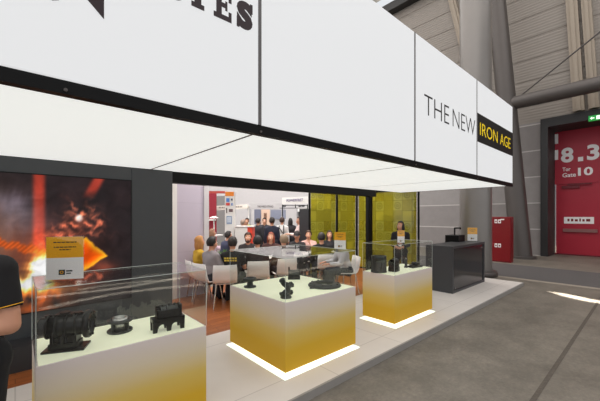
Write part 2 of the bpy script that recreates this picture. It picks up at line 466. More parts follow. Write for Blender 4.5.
# portal
mb = MB()
mb.box((XW-0.12, PY0-0.16, 0), (XW+0.3, PY0+0.1, PZT+0.05)); mb.box((XW-0.12, -1.86, 0), (XW+0.3, -1.6, PZT+0.05))
mb.box((XW-0.12, -1.6, PZT-0.32), (XW+0.3, PY0-0.16, PZT+0.05))
struct('door_frame', mb, M_['frame'])
XD = 18.3
mb = MB()
mb.box((XW+0.3, PY0-0.16, 0), (XD+0.2, PY0+0.1, PZT-0.2)); mb.box((XW+0.3, -1.86, 0), (XD+0.2, -1.6, PZT-0.2))
mb.box((XW+0.3, -1.6, PZT-0.32), (XD+0.2, PY0-0.16, PZT+0.05))
struct('trim_6', mb, M_['jamb'])
# gate: fixed upper panel, door leaf
ZD = on_x(575, 181, XD)[1]
mb = MB(); mb.box((XD, -1.6, ZD), (XD+0.12, PY0-0.16, PZT-0.32))
mb.box((XD-0.05, -1.6, ZD-0.10), (XD+0.12, PY0-0.16, ZD+0.06))
gate_up = mb.build('door_1', M_['gate']); gate_up['kind'] = 'structure'
def fX(X0):     # frame on a surface that faces -X: text runs towards -Y
    return lambda y0, z0: (lambda x, y, h: (X0 - h, y0 - x, z0 + y))
def put_x(mb, txt, x0, y0, x1, y1, X0, off=0.0, ext=0.01):
    """letters between two picture corners (x0,y0 lower-left, x1,y1 upper-right) on the plane X0"""
    ya, za = on_x(x0, y0, X0); yb, zb = on_x(x1, (y1), X0)
    letters(mb, txt, fX(X0)(ya, za), ya-yb, zb-za, ext, off)
mb = MB()
put_x(mb, '8', 561, 163.2, 573.5, 146.8, XD, 0.035); put_x(mb, '3', 587, 160.5, 599.5, 143.5, XD, 0.035)
ya, za = on_x(578, 161.5, XD); mb.box((XD-0.01, ya-0.17, za), (XD, ya, za+0.19))
put_x(mb, 'Tor', 562.5, 171.5, 570.5, 167, XD, 0.015); put_x(mb, 'Gate', 562.5, 177.5, 576, 172.2, XD, 0.015)
put_x(mb, '10', 578, 176, 593, 166.5, XD, 0.03)
mb.build('gate_lettering', M_['print'], gate_up)
for yy in (139, 155):
    mb = MB(); a = on_x(556.5, yy, XD); mb.box((XD-0.02, a[0]-0.06, a[1]-0.22), (XD, a[0]+0.06, a[1]+0.22))
    mb.build('reflector', M_['print'], gate_up)
mb = MB(); mb.box((XD-0.02, -1.6, 0.0), (XD+0.12, PY0-0.16, 0.05)); struct('trim_9', mb, M_['gated'])
mb = MB(); mb.box((XD-0.02, -1.6, 0.055), (XD+0.1, PY0-0.2, ZD-0.10))
leaf = mb.build('door_2', M_['gate']); leaf['kind'] = 'structure'
a = on_x(563, 229, XD-0.1); b = on_x(597.5, 231.5, XD-0.1)
mb = MB(); mb.box((XD-0.12, b[0], a[1]-0.12), (XD-0.06, a[0], a[1]+0.02)); 
for q in (a[0]-0.1, b[0]+0.1): mb.box((XD-0.07, q-0.06, a[1]-0.12), (XD-0.02, q+0.06, a[1]+0.02))
mb.build('push_bar', cmat('push_bar_metal', (140, 92, 90), .4), leaf)
a = on_x(564, 223.5, XD-0.03); b = on_x(594, 217, XD-0.03)
mb = MB(); mb.box((XD-0.03, b[0], a[1]), (XD-0.02, a[0], b[1])); st = mb.build('sticker', M_['print'], leaf)
mb = MB(); random.seed(3); y = a[0]-0.12                         # small illegible red words
while y > b[0]+0.2:
    w = random.uniform(0.05, 0.13); mb.box((XD-0.034, y-w, a[1]+0.1), (XD-0.03, y, a[1]+0.19+random.uniform(0, .04))); y -= w+0.05
mb.build('sticker_print', M_['red'], st)
mb = MB(); a = on_x(565, 186, XD); mb.box((XD-0.1, a[0]-0.5, a[1]-0.12), (XD-0.02, a[0]+0.1, a[1])); mb.box((XD-0.16, a[0]-0.9, a[1]+0.02), (XD-0.1, a[0]-0.1, a[1]+0.07))
mb.build('door_closer', M_['gated'], leaf)
# far wall of the hall, roof with added gaps shaped to cast the sun patches
mb = MB(); mb.box((-14, 25.0, 0), (XW, 25.3, 13)); struct('wall_back', mb, M_['farwall'])
ROOFZ = 15.4
def roof_hole(p):
    t = (ROOFZ - p.z) / -SUN_DIR.z
    return (p.x - SUN_DIR.x*t, p.y - SUN_DIR.y*t)
patch = [on_floor(549, 291.3), on_floor(566, 296.6), on_floor(586, 301.0), on_floor(612, 305.2), on_floor(612, 302.6), on_floor(590, 299.2), on_floor(572, 295.2)]
def mirrored(x, y, Y):
    # floor point whose reflection shows in a case front at depth Y
    l = (x-300)/FPX; vz = (YH-y)/FPX; k = FV+RV*l
    t = Y/k.y; z = CAMZ+vz*t; t2 = -z/vz
    return Vector((k.x*(t+t2), Y-k.y*t2, 0))
patches = [patch]
for pts, Y in (([(34, 298), (75, 293.5), (120, 288), (150, 283), (181, 277.6)], 2.42),
               ([(42, 309), (80, 300.5), (120, 293), (160, 288.3), (204, 284.4)], 2.42),
               ([(284, 273.5), (318, 267.5), (353, 262)], 2.51)):
    patches.append([mirrored(x, y+.9, Y) for x, y in pts]+[mirrored(x, y-.9, Y) for x, y in pts[::-1]])
holes = [[roof_hole(p) for p in q] for q in patches]
bm = bmesh.new()
ring = [bm.verts.new((x, y, ROOFZ)) for x, y in [(-16, -24), (17.25, -24), (17.25, 36), (-16, 36)]]
ed = [bm.edges.new((ring[i], ring[(i+1) % 4])) for i in range(4)]
for hole in holes:
    hv = [bm.verts.new((x, y, ROOFZ)) for x, y in hole]
    ed += [bm.edges.new((hv[i], hv[(i+1) % len(hv)])) for i in range(len(hv))]
bmesh.ops.triangle_fill(bm, edges=ed, use_beauty=True)
me = bpy.data.meshes.new('ceiling'); bm.to_mesh(me); bm.free(); me.materials.append(M_['roof'])
o = bpy.data.objects.new('ceiling', me); COL.objects.link(o); o['kind'] = 'structure'

# steelwork of the hall
p = at(475.5, 9.37)
t = thing('round_column', 'thick vertical grey steel column rising behind the right end of the white light box', 'column', (p.x, p.y, 0))
mb = MB(); mb.cyl((0, 0, 0), (0, 0, 15.2), 0.42, n=48); mb.build('shaft', M_['column'], t)
mb = MB(); mb.lathe([(0.40, 0), (0.56, 0), (0.56, 0.12), (0.52, 0.16), (0.40, 0.16)], n=48); mb.build('base_collar', M_['columnd'], t)
pb = on_floor(521.5, 258); y2, z2 = on_x(496.5, 0, pb.x)
t = thing('leaning_column', 'leaning grey steel tube between the red hydrant cabinet and the gate', 'column', (pb.x, pb.y, 0))
d = Vector((0, y2-pb.y, z2)); top = d * (15.0/d.z)
mb = MB(); mb.cyl((0, 0, 0), top, 0.38, 0.32, n=40); mb.build('tube', M_['columnd'], t)
mb = MB(); mb.cyl((0, 0, 0), (0, 0, 0.1), 0.5, n=40); mb.build('base_plate', M_['columnd'], t)
yb, zb = on_x(511, 103, pb.x-0.1)
t = thing('cross_tube', 'horizontal grey steel tube running right from the leaning column above the gate', 'beam', (pb.x, yb, zb))
mb = MB(); mb.cyl((0, 0.35, 0), (0, -9, 0), 0.27, n=32); mb.build('tube', M_['columnd'], t)
mb = MB(); mb.lathe([(0.2, 0), (0.31, 0), (0.31, 0.12), (0.2, 0.12)], (0, 0.1, 0), 32, rot=Matrix.Rotation(PI/2, 3, 'X')); mb.build('end_ring', M_['columnd'], t)
a = on_x(521, 93, pb.x); b = on_x(602, 29, pb.x)
mb = MB(); mb.cyl((pb.x, a[0], a[1]-0.1), (pb.x, b[0]-2.0, b[1]+(b[1]-a[1])/(a[0]-b[0])*2.0), 0.03, n=8)
tag(mb.build('tie_rod', M_['columnd']), 'thin steel tie rod rising to the right above the horizontal tube', 'rod')
for k, (xa, ya_, xb, yb_, w, lab) in enumerate([
        (577, 82, 571.5, 0, 0.36, 'wide beige mullion on the ribbed wall above the gate, left of a pair'),
        (592, 80, 586, 0, 0.30, 'beige mullion on the ribbed wall above the gate, right of a pair'),
        (462, 40, 452, 0, 0.34, 'beige mullion on the ribbed wall just left of the big round column')]):
    a = on_x(xa, ya_, XW-0.15); b = on_x(xb, yb_, XW-0.15)
    s = (b[0]-a[0])/(b[1]-a[1]); z0, z1 = PZT+0.1, 13.85
    f = lambda zz: a[0]+s*(zz-a[1])
    mb = MB()
    for off, dep, ww in ((0, 0.22, w), (0.0, 0.28, w*0.35)):
        mb.add([(XW-dep, f(z0)+ww/2, z0), (XW-dep, f(z0)-ww/2, z0), (XW+0.04, f(z0)-ww/2, z0), (XW+0.04, f(z0)+ww/2, z0),
                (XW-dep, f(z1)+ww/2, z1), (XW-dep, f(z1)-ww/2, z1), (XW+0.04, f(z1)-ww/2, z1), (XW+0.04, f(z1)+ww/2, z1)],
               [(0, 3, 2, 1), (4, 5, 6, 7), (0, 1, 5, 4), (1, 2, 6, 5), (2, 3, 7, 6), (3, 0, 4, 7)])
    tag(mb.build('wall_mullion', M_['post']), lab, 'mullion', 'mullions on the ribbed wall')

# exit sign on the portal lintel
a = on_x(588.5, 121.5, XW-0.2); b = on_x(603, 112.5, XW-0.2)
t = thing('exit_sign', 'small green lit exit sign on the dark lintel over the gate', 'sign', (XW-0.12, a[0], a[1]))
mb = MB(); w_, h_ = a[0]-b[0], b[1]-a[1]-0.05; mb.box((-0.1, -w_, 0), (0, 0, h_)); mb.build('housing', M_['green'], t)
mb = MB()
fr = lambda x, y, h: (-0.1-h, -x, y)
mb.prism([(w_*.1, h_*.5), (w_*.25, h_*.2), (w_*.25, h_*.4), (w_*.42, h_*.4), (w_*.42, h_*.6), (w_*.25, h_*.6), (w_*.25, h_*.8)], 0, .01, 0, fr)
mb.prism([(w_*.55, h_*.15), (w_*.9, h_*.15), (w_*.9, h_*.85), (w_*.55, h_*.85)], 0, .008, 0, fr)
mb.build('pictogram', M_['exitwhite'], t)

# red hydrant cabinet
pl = at(491.7, 12.18); pr = at(511, 11.71)
Xh, Yh0, Yh1 = 13.6, 3.54, 4.17
t = thing('hydrant_cabinet', 'tall red fire hydrant cabinet standing right of the round column', 'cabinet', (Xh, Yh1, 0))
hh, hw = 1.70, Yh1-Yh0
mb = MB(); mb.box((0.0, -hw, 0.0), (0.32, 0, hh)); bevel(mb.build('body', M_['red'], t), 0.01)
mb = MB(); mb.box((-0.02, -hw+0.02, 0.04), (0, -0.02, hh-0.03)); dr = bevel(mb.build('door', M_['red'], t), 0.005)
for zz in (1.46, 0.55):
    for yy in (-0.1, -0.22):
        mb = MB(); mb.box((-0.026, yy-0.09, zz), (-0.02, yy, zz+0.14)); mb.box((-0.029, yy-.07, zz+0.03), (-0.026, yy-.025, zz+0.1), 1)
        mb.build('safety_sticker', [M_['print'], M_['red']], dr)
mb = MB(); mb.box((-0.024, -0.42, 1.58), (-0.02, -0.3, 1.62)); mb.build('door_plate', M_['print'], dr)

# ------------------------------------------------------------------ light box canopy
ZT = 4.14
X0 = -3.2
sx = [X0, -1.04, on_y(260, 100, YF)[0], on_y(415, 100, YF)[0], on_y(477, 100, YF)[0], XR]
ZR = 2.455                       # bottom of the white face / top of the black rail
canopy = thing('light_box_canopy', 'huge glowing white fabric light box forming the front and ceiling of the stand', 'light box', (0, YF, ZS))
def C(p): return (p[0], p[1]-YF, p[2]-ZS)
def cbox(mb, lo, hi, mi=0): mb.box(C(lo), C(hi), mi)
for i in range(5):
    a, b = sx[i]+0.014, sx[i+1]-0.014
    mb = MB(); cbox(mb, (a, YF, ZR), (b, YF+0.06, ZT))
    bevel(mb.build('front_panel', M_['lens'], canopy), .008, 3)
for i in range(5):
    mb = MB(); cbox(mb, (sx[i]+0.006, YF+0.06, ZS), (sx[i+1]-0.006, YB, ZS+0.05)); mb.build('soffit_panel', M_['soffit'], canopy)
mb = MB(); cbox(mb, (X0, YF+0.06, ZS+0.05), (XR, YB, ZS+0.07)); 
cbox(mb, (X0, YF+0.06, ZS+0.07), (XR-0.02, YF+0.1, ZT-0.01))
for s_ in sx[1:-1]: cbox(mb, (s_-0.014, YF-0.001, ZR), (s_+0.014, YF+0.06, ZT)); cbox(mb, (s_-0.012, YF+0.06, ZS-0.001), (s_+0.012, YB, ZS+0.05))
mb.build('inner_frame', M_['seam'], canopy)
mb = MB(); cbox(mb, (X0, YF-0.005, ZS-0.02), (XR+0.005, YF+0.055, ZR-0.03)); cbox(mb, (X0, YF+0.004, ZR-0.03), (XR, YF+0.055, ZR))
cbox(mb, (XR-0.02, YF+0.055, ZS-0.004), (XR+0.005, YB, ZS+0.06))
rail = mb.build('bottom_rail', M_['black'], canopy)
for s_ in (sx[2], sx[3], sx[4], 0.2):
    mb = MB(); mb.cyl(C((s_, YF-0.018, ZS+0.0)), C((s_, YF, ZS+0.0)), 0.009, n=10); mb.build('rail_clip', M_['columnd'], rail)
mb = MB(); cbox(mb, (XR-0.02, YF+0.06, ZS+0.06), (XR, YB, ZT)); mb.build('end_panel', M_['lens'], canopy)
# writing on the light box
def fY(x, y, h): return C((x, YF-0.001-h, y))
def put_y(mb, txt, x0, y0, x1, y1, off=0.0, mi=0, skew=True):
    xa, za = on_y(x0, y0, YF); xb, zb = on_y(x1, y1, YF)
    letters(mb, txt, lambda x, y, h: fY(xa+x, za+y, h), xb-xa, zb-za, 0.002, off, mi)
mb = MB(); xa, xb = on_y(424.2, 100, YF)[0], on_y(475, 110, YF)[0]
for wd, c0, c1 in (('THE', 424.2, 448.9), ('NEW', 452.6, 475)):
    mb = MB(); xa, xb = on_y(c0, 100, YF)[0], on_y(c1, 110, YF)[0]
    letters(mb, wd, lambda x, y, h: fY(xa+x, 3.125+y, h), xb-xa, 0.272, 0.002, -0.014)
    mb.build('word_lettering', M_['lettergrey'], canopy)
xa = sx[4]+0.018; za, zt_ = 3.05, 3.56
mb = MB(); mb.box(fY(xa, za, 0.0), fY(XR-0.004, zt_, 0.002)); film = mb.build('black_banner', M_['blackfilm'], canopy)
for wd, c0, c1 in (('IRON', 479.8, 497.4), ('AGE', 499.9, 510.2)):
    mb = MB(); xa, xb = on_y(c0, 130, YF)[0], on_y(c1, 140, YF)[0]
    letters(mb, wd, lambda x, y, h: fY(xa+x, 3.185+y, h+0.002), xb-xa, 0.228, 0.002, -0.006)
    mb.build('banner_lettering', M_['letteryellow'], film)
# slab serif word, upper left
def glyph_rects(mb, x0, z0, w, h, rects):
    for a, b, c, d in rects: mb.box(fY(x0+a*w, z0+b*h, 0), fY(x0+c*w, z0+d*h, 0.002))
mb = MB()
zb_, zt2 = on_y(252, 33, YF)[1], 0
H_ = 0.215
xs0, xs1 = on_y(236.6, 30, YF)[0], on_y(252.4, 30, YF)[0]
letters(mb, 'S', lambda x, y, h: fY(xs0+x, zb_+y, h), xs1-xs0, H_, 0.002, 0.075)
for a, b, c, d in ((0, 0.0, 0.16, 0.36), (0.84, 0.66, 1, 1.0)): mb.box(fY(xs0+a*(xs1-xs0), zb_+b*H_, 0), fY(xs0+c*(xs1-xs0), zb_+d*H_, 0.0024))
xe0, xe1 = on_y(213.6, 22, YF)[0], on_y(231.4, 28, YF)[0]
glyph_rects(mb, xe0, zb_, xe1-xe0, H_, [(0.14, .17, 0.44, .83), (0, 0, 1, 0.17), (0, 0.83, 1, 1), (0.44, 0.42, 0.64, 0.58), (0.64, 0.34, 0.76, 0.66), (0.83, 0.17, 1, 0.34), (0.83, 0.66, 1, 0.83)])
xt0, xt1 = on_y(186, 10, YF)[0], on_y(209, 15, YF)[0]
glyph_rects(mb, xt0, zb_, xt1-xt0, H_, [(0.35, .16, 0.65, .83), (0.22, 0, 0.78, 0.16), (0, 0.83, 1, 1), (0, 0.62, 0.13, 0.83), (0.87, 0.62, 1, 0.83)])
xu0, xu1 = on_y(166, 2, YF)[0], on_y(185, 2, YF)[0]
cx_, rr = (xu0+xu1)/2, (xu1-xu0)/2
poly = [(cx_+rr*math.cos(t), zb_+0.07+0.08*math.sin(t)) for t in np.linspace(PI, 2*PI, 16)] + [(cx_+rr, zb_+H_), (cx_+rr*.45, zb_+H_)] + \
       [(cx_+rr*.45*math.cos(t), zb_+0.07+0.035*math.sin(t)) for t in np.linspace(2*PI, PI, 12)] + [(cx_-rr*.45, zb_+H_), (cx_-rr, zb_+H_)]
mb.prism(poly, 0, 0.002, 0, fY)
mb.build('slab_lettering', M_['letter'], canopy)
# big N of the emblem
mb = MB()
xn, zn = on_y(104, 19.5, YF); xd, zd = on_y(87.5, 0, YF)
sl = (zn-zd)/(xn-xd)
mb.prism([(xn, zn), (xn, zn+0.42), (xn-0.05, zn+0.42), (xn-0.05, zn+0.17), (xn-0.30, zn+0.42), (xn-0.36, zn+0.42), (xn-0.36, zn-sl*0.36), (xn-0.33, zn-sl*0.33)], 0, 0.002, 0, fY)
xa, za = on_y(43, 0, YF); xb, zb = on_y(57, 1.5, YF)
mb.prism([(xa-0.12, za+0.09), (xb-0.02, zb-0.004), (xb+0.008, zb+0.01), (xb+0.008, zb+0.05), (xa-0.06, za+0.09)], 0, 0.002, 0, fY)
mb.build('emblem_letter', M_['letter'], canopy)

# ------------------------------------------------------------------ stand walls
xw1 = on_y(171.7, 170, YB)[0]
mb = MB(); mb.box((-5, YB, PZ), (xw1, YB+0.12, ZS)); struct('wall_left', mb, M_['booth'])
xs_ = on_y(131, 200, YB)[0]
mb = MB(); mb.box((-5, YB-0.03, PZ), (xs_-0.002, YB, ZS-0.0)); mb.box((xs_+0.002, YB-0.03, PZ), (xw1, YB, ZS)); struct('wall_left_panel', mb, M_['booth'])
mb = MB(); mb.box((-5, YB-0.36, PZ), (xw1-0.5, YB-0.03, PZ+0.26)); struct('baseboard_left', mb, M_['boothd'])
# poster
px1 = xs_-0.012
def pcol(x, y):
    """the printed picture: glowing forging held in tongs, dark background"""
    def gs(cx, cy, sx_, sy_, rot=0.0):
        c, s = math.cos(rot), math.sin(rot)
        u = (x-cx)*c+(y-cy)*s; v = -(x-cx)*s+(y-cy)*c
        return np.exp(-0.5*((u/sx_)**2+(v/sy_)**2))
    n = lambda f, p: 0.5+0.25*(np.sin(x*f+1.7*np.sin(y*f*0.8+p)+p)+np.sin(y*f*1.3+1.3*np.sin(x*f*1.1+2*p)))
    def L(arr, rgb): return arr[..., None]*np.array(rgb)
    wx, wy = x, y
    x = wx+1.6*np.sin(wy*.42+wx*.11)+.8*np.sin(wy*1.1+1)+.5*np.sin(wx*1.9+wy*.7); y = wy+1.3*np.sin(wx*.37+2)+.7*np.sin(wx*.93+wy*.3)
    img = np.zeros(x.shape+(3,))+np.array([40, 34, 36.])
    img += L(gs(70, 205, 50, 28)*n(0.11, 1), (18, 10, 10))
    img += L(gs(10, 203, 14, 8)+gs(18, 222, 20, 10)*0.6, (52, 54, 66))
    img += L(gs(-20, 240, 30, 30), (90, 60, 40))
    bar = np.exp(-((wx-39)/6.2)**4)*np.clip((262-wy)/20, 0, 1)
    img += L(bar*(0.75+0.25*n(.08, 2)), (140, 26, 8))
    img += L(np.exp(-((wx-(98-(wy-180)*0.55))/6)**4)*np.clip((199-wy)/10, 0, 1), (130, 26, 10))
    img += L(gs(46, 250, 30, 16), (70, 20, 6))
    # smoke wisps
    for k, (cx, cy, a, b, r) in enumerate([(66, 226, 16, 4, -.5), (84, 224, 13, 5, .4), (94, 214, 9, 3, 1.2), (76, 212, 9, 3, .9), (98, 226, 6, 3, -1.0), (60, 237, 14, 4, -.2)]):
        img += L(gs(cx, cy, a, b, r)*n(.5, k)**2, (200, 90, 56))
    img += L(np.clip(1.6-np.hypot(wx-79, wy-218)/3.0, 0, 1), (190, 180, 175))
    # tongs from the left
    ty = 243+(x-0)*0.21
    tongs = np.exp(-((y-ty)/4.4)**4)*(x < 46)
    img = img*(1-tongs[..., None])+L(tongs*(0.9+0.1*np.sin(wx*1.1+wy*1.4)), (222, 96, 40))
    # white-hot curl and lower glow
    hot = np.clip(gs(44, 266, 8, 9)*1.3+gs(26, 285, 22, 4.5, .05)*1.1+gs(38, 274, 7, 9, .5), 0, 1.25)
    img += L(hot, (255, 190, 70)); img += L(np.clip(hot-0.45, 0, 1), (60, 110, 190))
    img += L(gs(35, 300, 20, 14)*n(.22, 4), (255, 96, 10))
    img += L(gs(58, 268, 18, 14), (100, 26, 4))
    # the wedge-shaped billet
    x, y = wx+.35*(x-wx), wy+.35*(y-wy)
    P = [(72, 246), (86, 237), (108, 256), (82, 273), (66, 280), (62, 262)]
    ins = np.ones(x.shape)*1e9
    for (ax, ay), (bx, by) in zip(P, P[1:]+P[:1]):
        ex, ey = bx-ax, by-ay; l = math.hypot(ex, ey)
        ins = np.minimum(ins, ((-(x-ax)*ey+(y-ay)*ex)/l))
    k = np.clip(ins/1.6+0.3, 0, 1)[..., None]
    core = np.zeros(x.shape+(3,))+np.array([246, 112, 8.])
    core += L(np.exp(-((ins-1)/3.5)**2), (9, 70, 30)); core -= L(gs(86, 256, 9, 9), (10, 34, 4)); core += L(gs(68, 272, 8, 7), (9, 90, 60))
    img = img*(1-k)+core*k
    img += L(gs(104, 268, 8, 5)+gs(88, 280, 10, 5)*.8, (80, 30, 16))
    return np.clip(img, 8, 255)
gx, gz = 230, 150
zp0, zp1 = 0.62, on_y(120, 180.6, YB)[1]
xp0 = -1.2
us = np.linspace(xp0, px1, gx+1); zs = np.linspace(zp0, zp1, gz+1)
UX, UZ = np.meshgrid(us, zs)
# flat picture co-ordinates of the print
dd = UX*FV.x+(YB-0.045)*FV.y; ll = UX*RV.x+(YB-0.045)*RV.y
img = pcol(300+FPX*ll/dd, YH-FPX*(UZ-CAMZ)/dd)/255.0
lin = np.where(img > .04, ((img+.055)/1.055)**2.4, img/12.92)
me = bpy.data.meshes.new('print_face')
vs = [(float(a), 0.0, float(b)) for a, b in zip(UX.ravel(), UZ.ravel())]
me.from_pydata(vs, [], [(j*(gx+1)+k, j*(gx+1)+k+1, (j+1)*(gx+1)+k+1, (j+1)*(gx+1)+k) for j in range(gz) for k in range(gx)])
at_ = me.color_attributes.new('picture', 'FLOAT_COLOR', 'POINT')
at_.data.foreach_set('color', np.concatenate([lin.reshape(-1, 3), np.ones(((gx+1)*(gz+1), 1))], 1).astype(np.float32).ravel())
m, nt, b_ = new_mat('backlit_picture')
ca = N(nt, 'ShaderNodeVertexColor'); ca.layer_name = 'picture'
no = N(nt, 'ShaderNodeTexNoise'); no.inputs['Scale'].default_value = 5; no.inputs['Detail'].default_value = 8; no.inputs['Distortion'].default_value = 0.8
tc = N(nt, 'ShaderNodeTexCoord'); nt.links.new(tc.outputs['Object'], no.inputs['Vector'])
mr = N(nt, 'ShaderNodeMapRange'); mr.inputs[1].default_value = .3; mr.inputs[2].default_value = .7; mr.inputs[3].default_value = .72; mr.inputs[4].default_value = 1.2
nt.links.new(no.outputs['Fac'], mr.inputs[0])
mx = N(nt, 'ShaderNodeMix', data_type='RGBA', blend_type='MULTIPLY'); mx.inputs[0].default_value = 1
nt.links.new(ca.outputs[0], mx.inputs[6]); nt.links.new(mr.outputs[0], mx.inputs[7])
nt.links.new(mx.outputs[2], b_.inputs['Base Color']); nt.links.new(mx.outputs[2], b_.inputs['Emission Color'])
b_.inputs['Emission Strength'].default_value = 0.8; b_.inputs['Roughness'].default_value = 0.6
b_.inputs['Specular IOR Level'].default_value = 0.1
dk = N(nt, 'ShaderNodeMix', data_type='RGBA', blend_type='MULTIPLY'); dk.inputs[0].default_value = 1; dk.inputs[7].default_value = (.2, .2, .2, 1)
nt.links.new(mx.outputs[2], dk.inputs[6]); nt.links.new(dk.outputs[2], b_.inputs['Base Color'])
M_['picture'] = m
me.materials.append(m)
t = thing('wall_picture', 'large dark backlit picture of a glowing orange forging on the grey stand wall', 'picture', (0, YB-0.045, 0))
o = bpy.data.objects.new('print_face', me); COL.objects.link(o); o.parent = t
mb = MB(); mb.box((xp0-0.01, 0.001, zp0-0.01), (px1+0.01, 0.015, zp1+0.012)); mb.build('frame', M_['black'], t)

# rear of the stand: lilac partition, black beam and posts, yellow glass
YR = 6.39
xl0, xl1 = on_y(176.5, 200, YR)[0], on_y(203.5, 200, YR)[0]
mb = MB(); mb.box((xl0, YR, PZ), (xl1, YR+0.1, 3.0)); struct('wall_lilac', mb, M_['lilac'])
mb = MB(); mb.box((xl0-0.16, YR-0.03, PZ), (xl0, YR+0.12, 3.0)); struct('trim_7', mb, M_['white'])
mb = MB(); mb.box((xl1, YR-0.03, PZ), (xl1+0.11, YR+0.12, 3.0)); struct('trim_8', mb, cmat('pale_grey_profile', (196, 192, 194), 0.5))
XB1 = 6.9
mb = MB(); mb.box((xw1-0.3, YB+0.0, 2.23), (XB1+0.1, YB+0.14, ZS+0.35)); struct('beam', mb, M_['black'])
def post(x, y, z1, lab):
    w_ = .045 if 'thickest' in lab else .022
    mb = MB(); mb.box((x-w_, y-w_, PZ), (x+w_, y+w_, z1)); mb.box((x-0.08, y-0.08, PZ), (x+0.08, y+0.08, PZ+0.012))
    tag(mb.build('stand_post', M_['black']), lab, 'post', 'black stand posts')
xg0 = on_y(309.5, 200, YR)[0]
post(XB1+0.02, YB+0.2, 2.43, 'thickest black post in front of the yellow glass, at the end of the black beam')
xg1 = on_y(337, 200, YR)[0]
ZG = 2.44
def gpanel(lo, hi, lab):
    t = thing('yellow_glass_panel', lab, 'glass panel', ((lo[0]+hi[0])/2, (lo[1]+hi[1])/2, PZ), 0, 'yellow ornament glass panels')
    c = t.location
    mb = MB(); mb.box((lo[0]-c[0], lo[1]-c[1], 0.04), (hi[0]-c[0], hi[1]-c[1], ZG-PZ)); mb.build('pane', M_['yellowglass'], t)
    mb = MB(); e = 0.012
    mb.box((lo[0]-c[0]-e, lo[1]-c[1]-e, 0), (hi[0]-c[0]+e, hi[1]-c[1]+e, 0.04)); mb.build('floor_profile', M_['black'], t)
    mb = MB(); mb.box((lo[0]-c[0]-e, lo[1]-c[1]-e, ZG-PZ), (hi[0]-c[0]+e, hi[1]-c[1]+e, ZG-PZ+0.1)); mb.build('head_profile', M_['black'], t)
gpanel((xg0+0.06, YR, 0), (xg1-0.06, YR+0.012, 0), 'yellow patterned glass panel at the left, nearest the open passage')
gpanel((xg1+0.06, YR, 0), (XR-0.1, YR+0.012, 0), 'narrow yellow patterned glass panel, second from the open passage')
yg = on_x(371, 200, XR)[0]
gpanel((XR-0.012, yg+0.06, 0), (XR, YR-0.07, 0), 'narrow yellow patterned glass panel just left of the thickest black post')
yg2 = on_x(418.5, 200, XR)[0]
gpanel((XR-0.012, yg2+0.06, 0), (XR, yg-0.06, 0), 'widest yellow patterned glass panel, behind the woman in black')
post(xg0, YR, 2.54, 'black post at the left edge of the yellow glass, beside the open passage')
post(xg1, YR, 2.54, 'black post between the first two yellow glass panels from the left')
post(XR-0.03, YR, 2.54, 'slim black post in the corner of the yellow glass')
post(XR, yg, 2.54, 'black post of the side glass, hidden behind the thickest post')
post(XR, yg2, 2.54, 'black post at the right edge of the yellow glass, beside the grey hall wall')

# dark furniture seen through the yellow glass
t = thing('storage_cupboard', 'dark cupboard seen blurred through the left yellow glass panel', 'cupboard', (7.15, 7.1, 0))
mb = MB(); mb.box((-0.55, -0.25, 0), (0.45, 0.3, 1.95)); mb.build('body', M_['boothd'], t)
mb = MB(); mb.box((-0.54, -0.27, 0.05), (-0.06, -0.25, 1.9)); mb.build('door', M_['boothd'], t)
mb = MB(); mb.box((-0.04, -0.27, 0.05), (0.44, -0.25, 1.9)); mb.build('door', M_['boothd'], t)
t = thing('storage_cupboard', 'dark cupboard seen through the yellow glass left of the woman in black', 'cupboard', (9.2, 5.6, 0))
mb = MB(); mb.box((-0.3, -0.5, 0), (0.3, 0.45, 1.75)); mb.build('body', M_['boothd'], t)
mb = MB(); mb.box((-0.32, -0.48, 0.05), (-0.3, 0.43, 1.7)); mb.build('door', M_['boothd'], t)

# ------------------------------------------------------------------ display cases
TZ = 0.765           # table top above the platform
GH = 0.445           # glass height above the table
def showcase(x0, y0, w, dp, lab):
    t = thing('display_case', lab, 'display case', (x0, y0, PZ), 0, 'gold faded display cases')
    mb = MB(); mb.box((0.05, 0.05, 0), (w-0.05, dp-0.05, 0.05)); mb.box((-0.035, -0.035, 0), (w+0.035, dp+0.035, 0.006))
    mb.build('light_strip', M_['glow'], t)
    mb = MB(); mb.box((0, 0, 0.05), (w, dp, TZ-0.004)); mb.build('plinth', M_['gold'], t)
    mb = MB(); mb.box((0.012, 0.012, TZ-0.004), (w-0.012, dp-0.012, TZ)); mb.build('display_top', M_['casetop'], t)
    g = 0.006
    for lo, hi in (((0, 0), (w, g)), ((0, dp-g), (w, dp)), ((0, g), (g, dp-g)), ((w-g, g), (w, dp-g))):
        mb = MB(); mb.box((lo[0], lo[1], TZ), (hi[0], hi[1], TZ+GH)); mb.build('glass_side', M_['acrylic'], t)
    mb = MB(); mb.box((0, 0, TZ+GH), (w, dp, TZ+GH+g)); mb.build('glass_lid', M_['acrylic'], t)
    mb = MB(); e = 0.0022
    zz = TZ+GH+g
    for a, b in (((0, 0, zz), (w, 0, zz)), ((0, dp, zz), (w, dp, zz)), ((0, 0, zz), (0, dp, zz)), ((w, 0, zz), (w, dp, zz)),
                 ((0, 0, TZ), (0, 0, zz)), ((w, 0, TZ), (w, 0, zz)), ((0, dp, TZ), (0, dp, zz)), ((w, dp, TZ), (w, dp, zz))):
        mb.cyl(a, b, e, n=6)
    mb.build('polished_edge', M_['acryledge'], t)
    return t
showcase(0.09, 2.42, 1.06, 0.56, 'nearest gold faded display case on the left under the orange picture')
showcase(2.05, 2.51, 1.135, 1.12, 'middle gold faded display case with a glowing foot and a big iron ring')
showcase(4.18, 2.57, 1.19, 0.58, 'farthest gold faded display case, in front of the woman in black')
ZC = PZ+TZ            # castings stand here
ZL = PZ+TZ+GH+0.006   # signs stand here

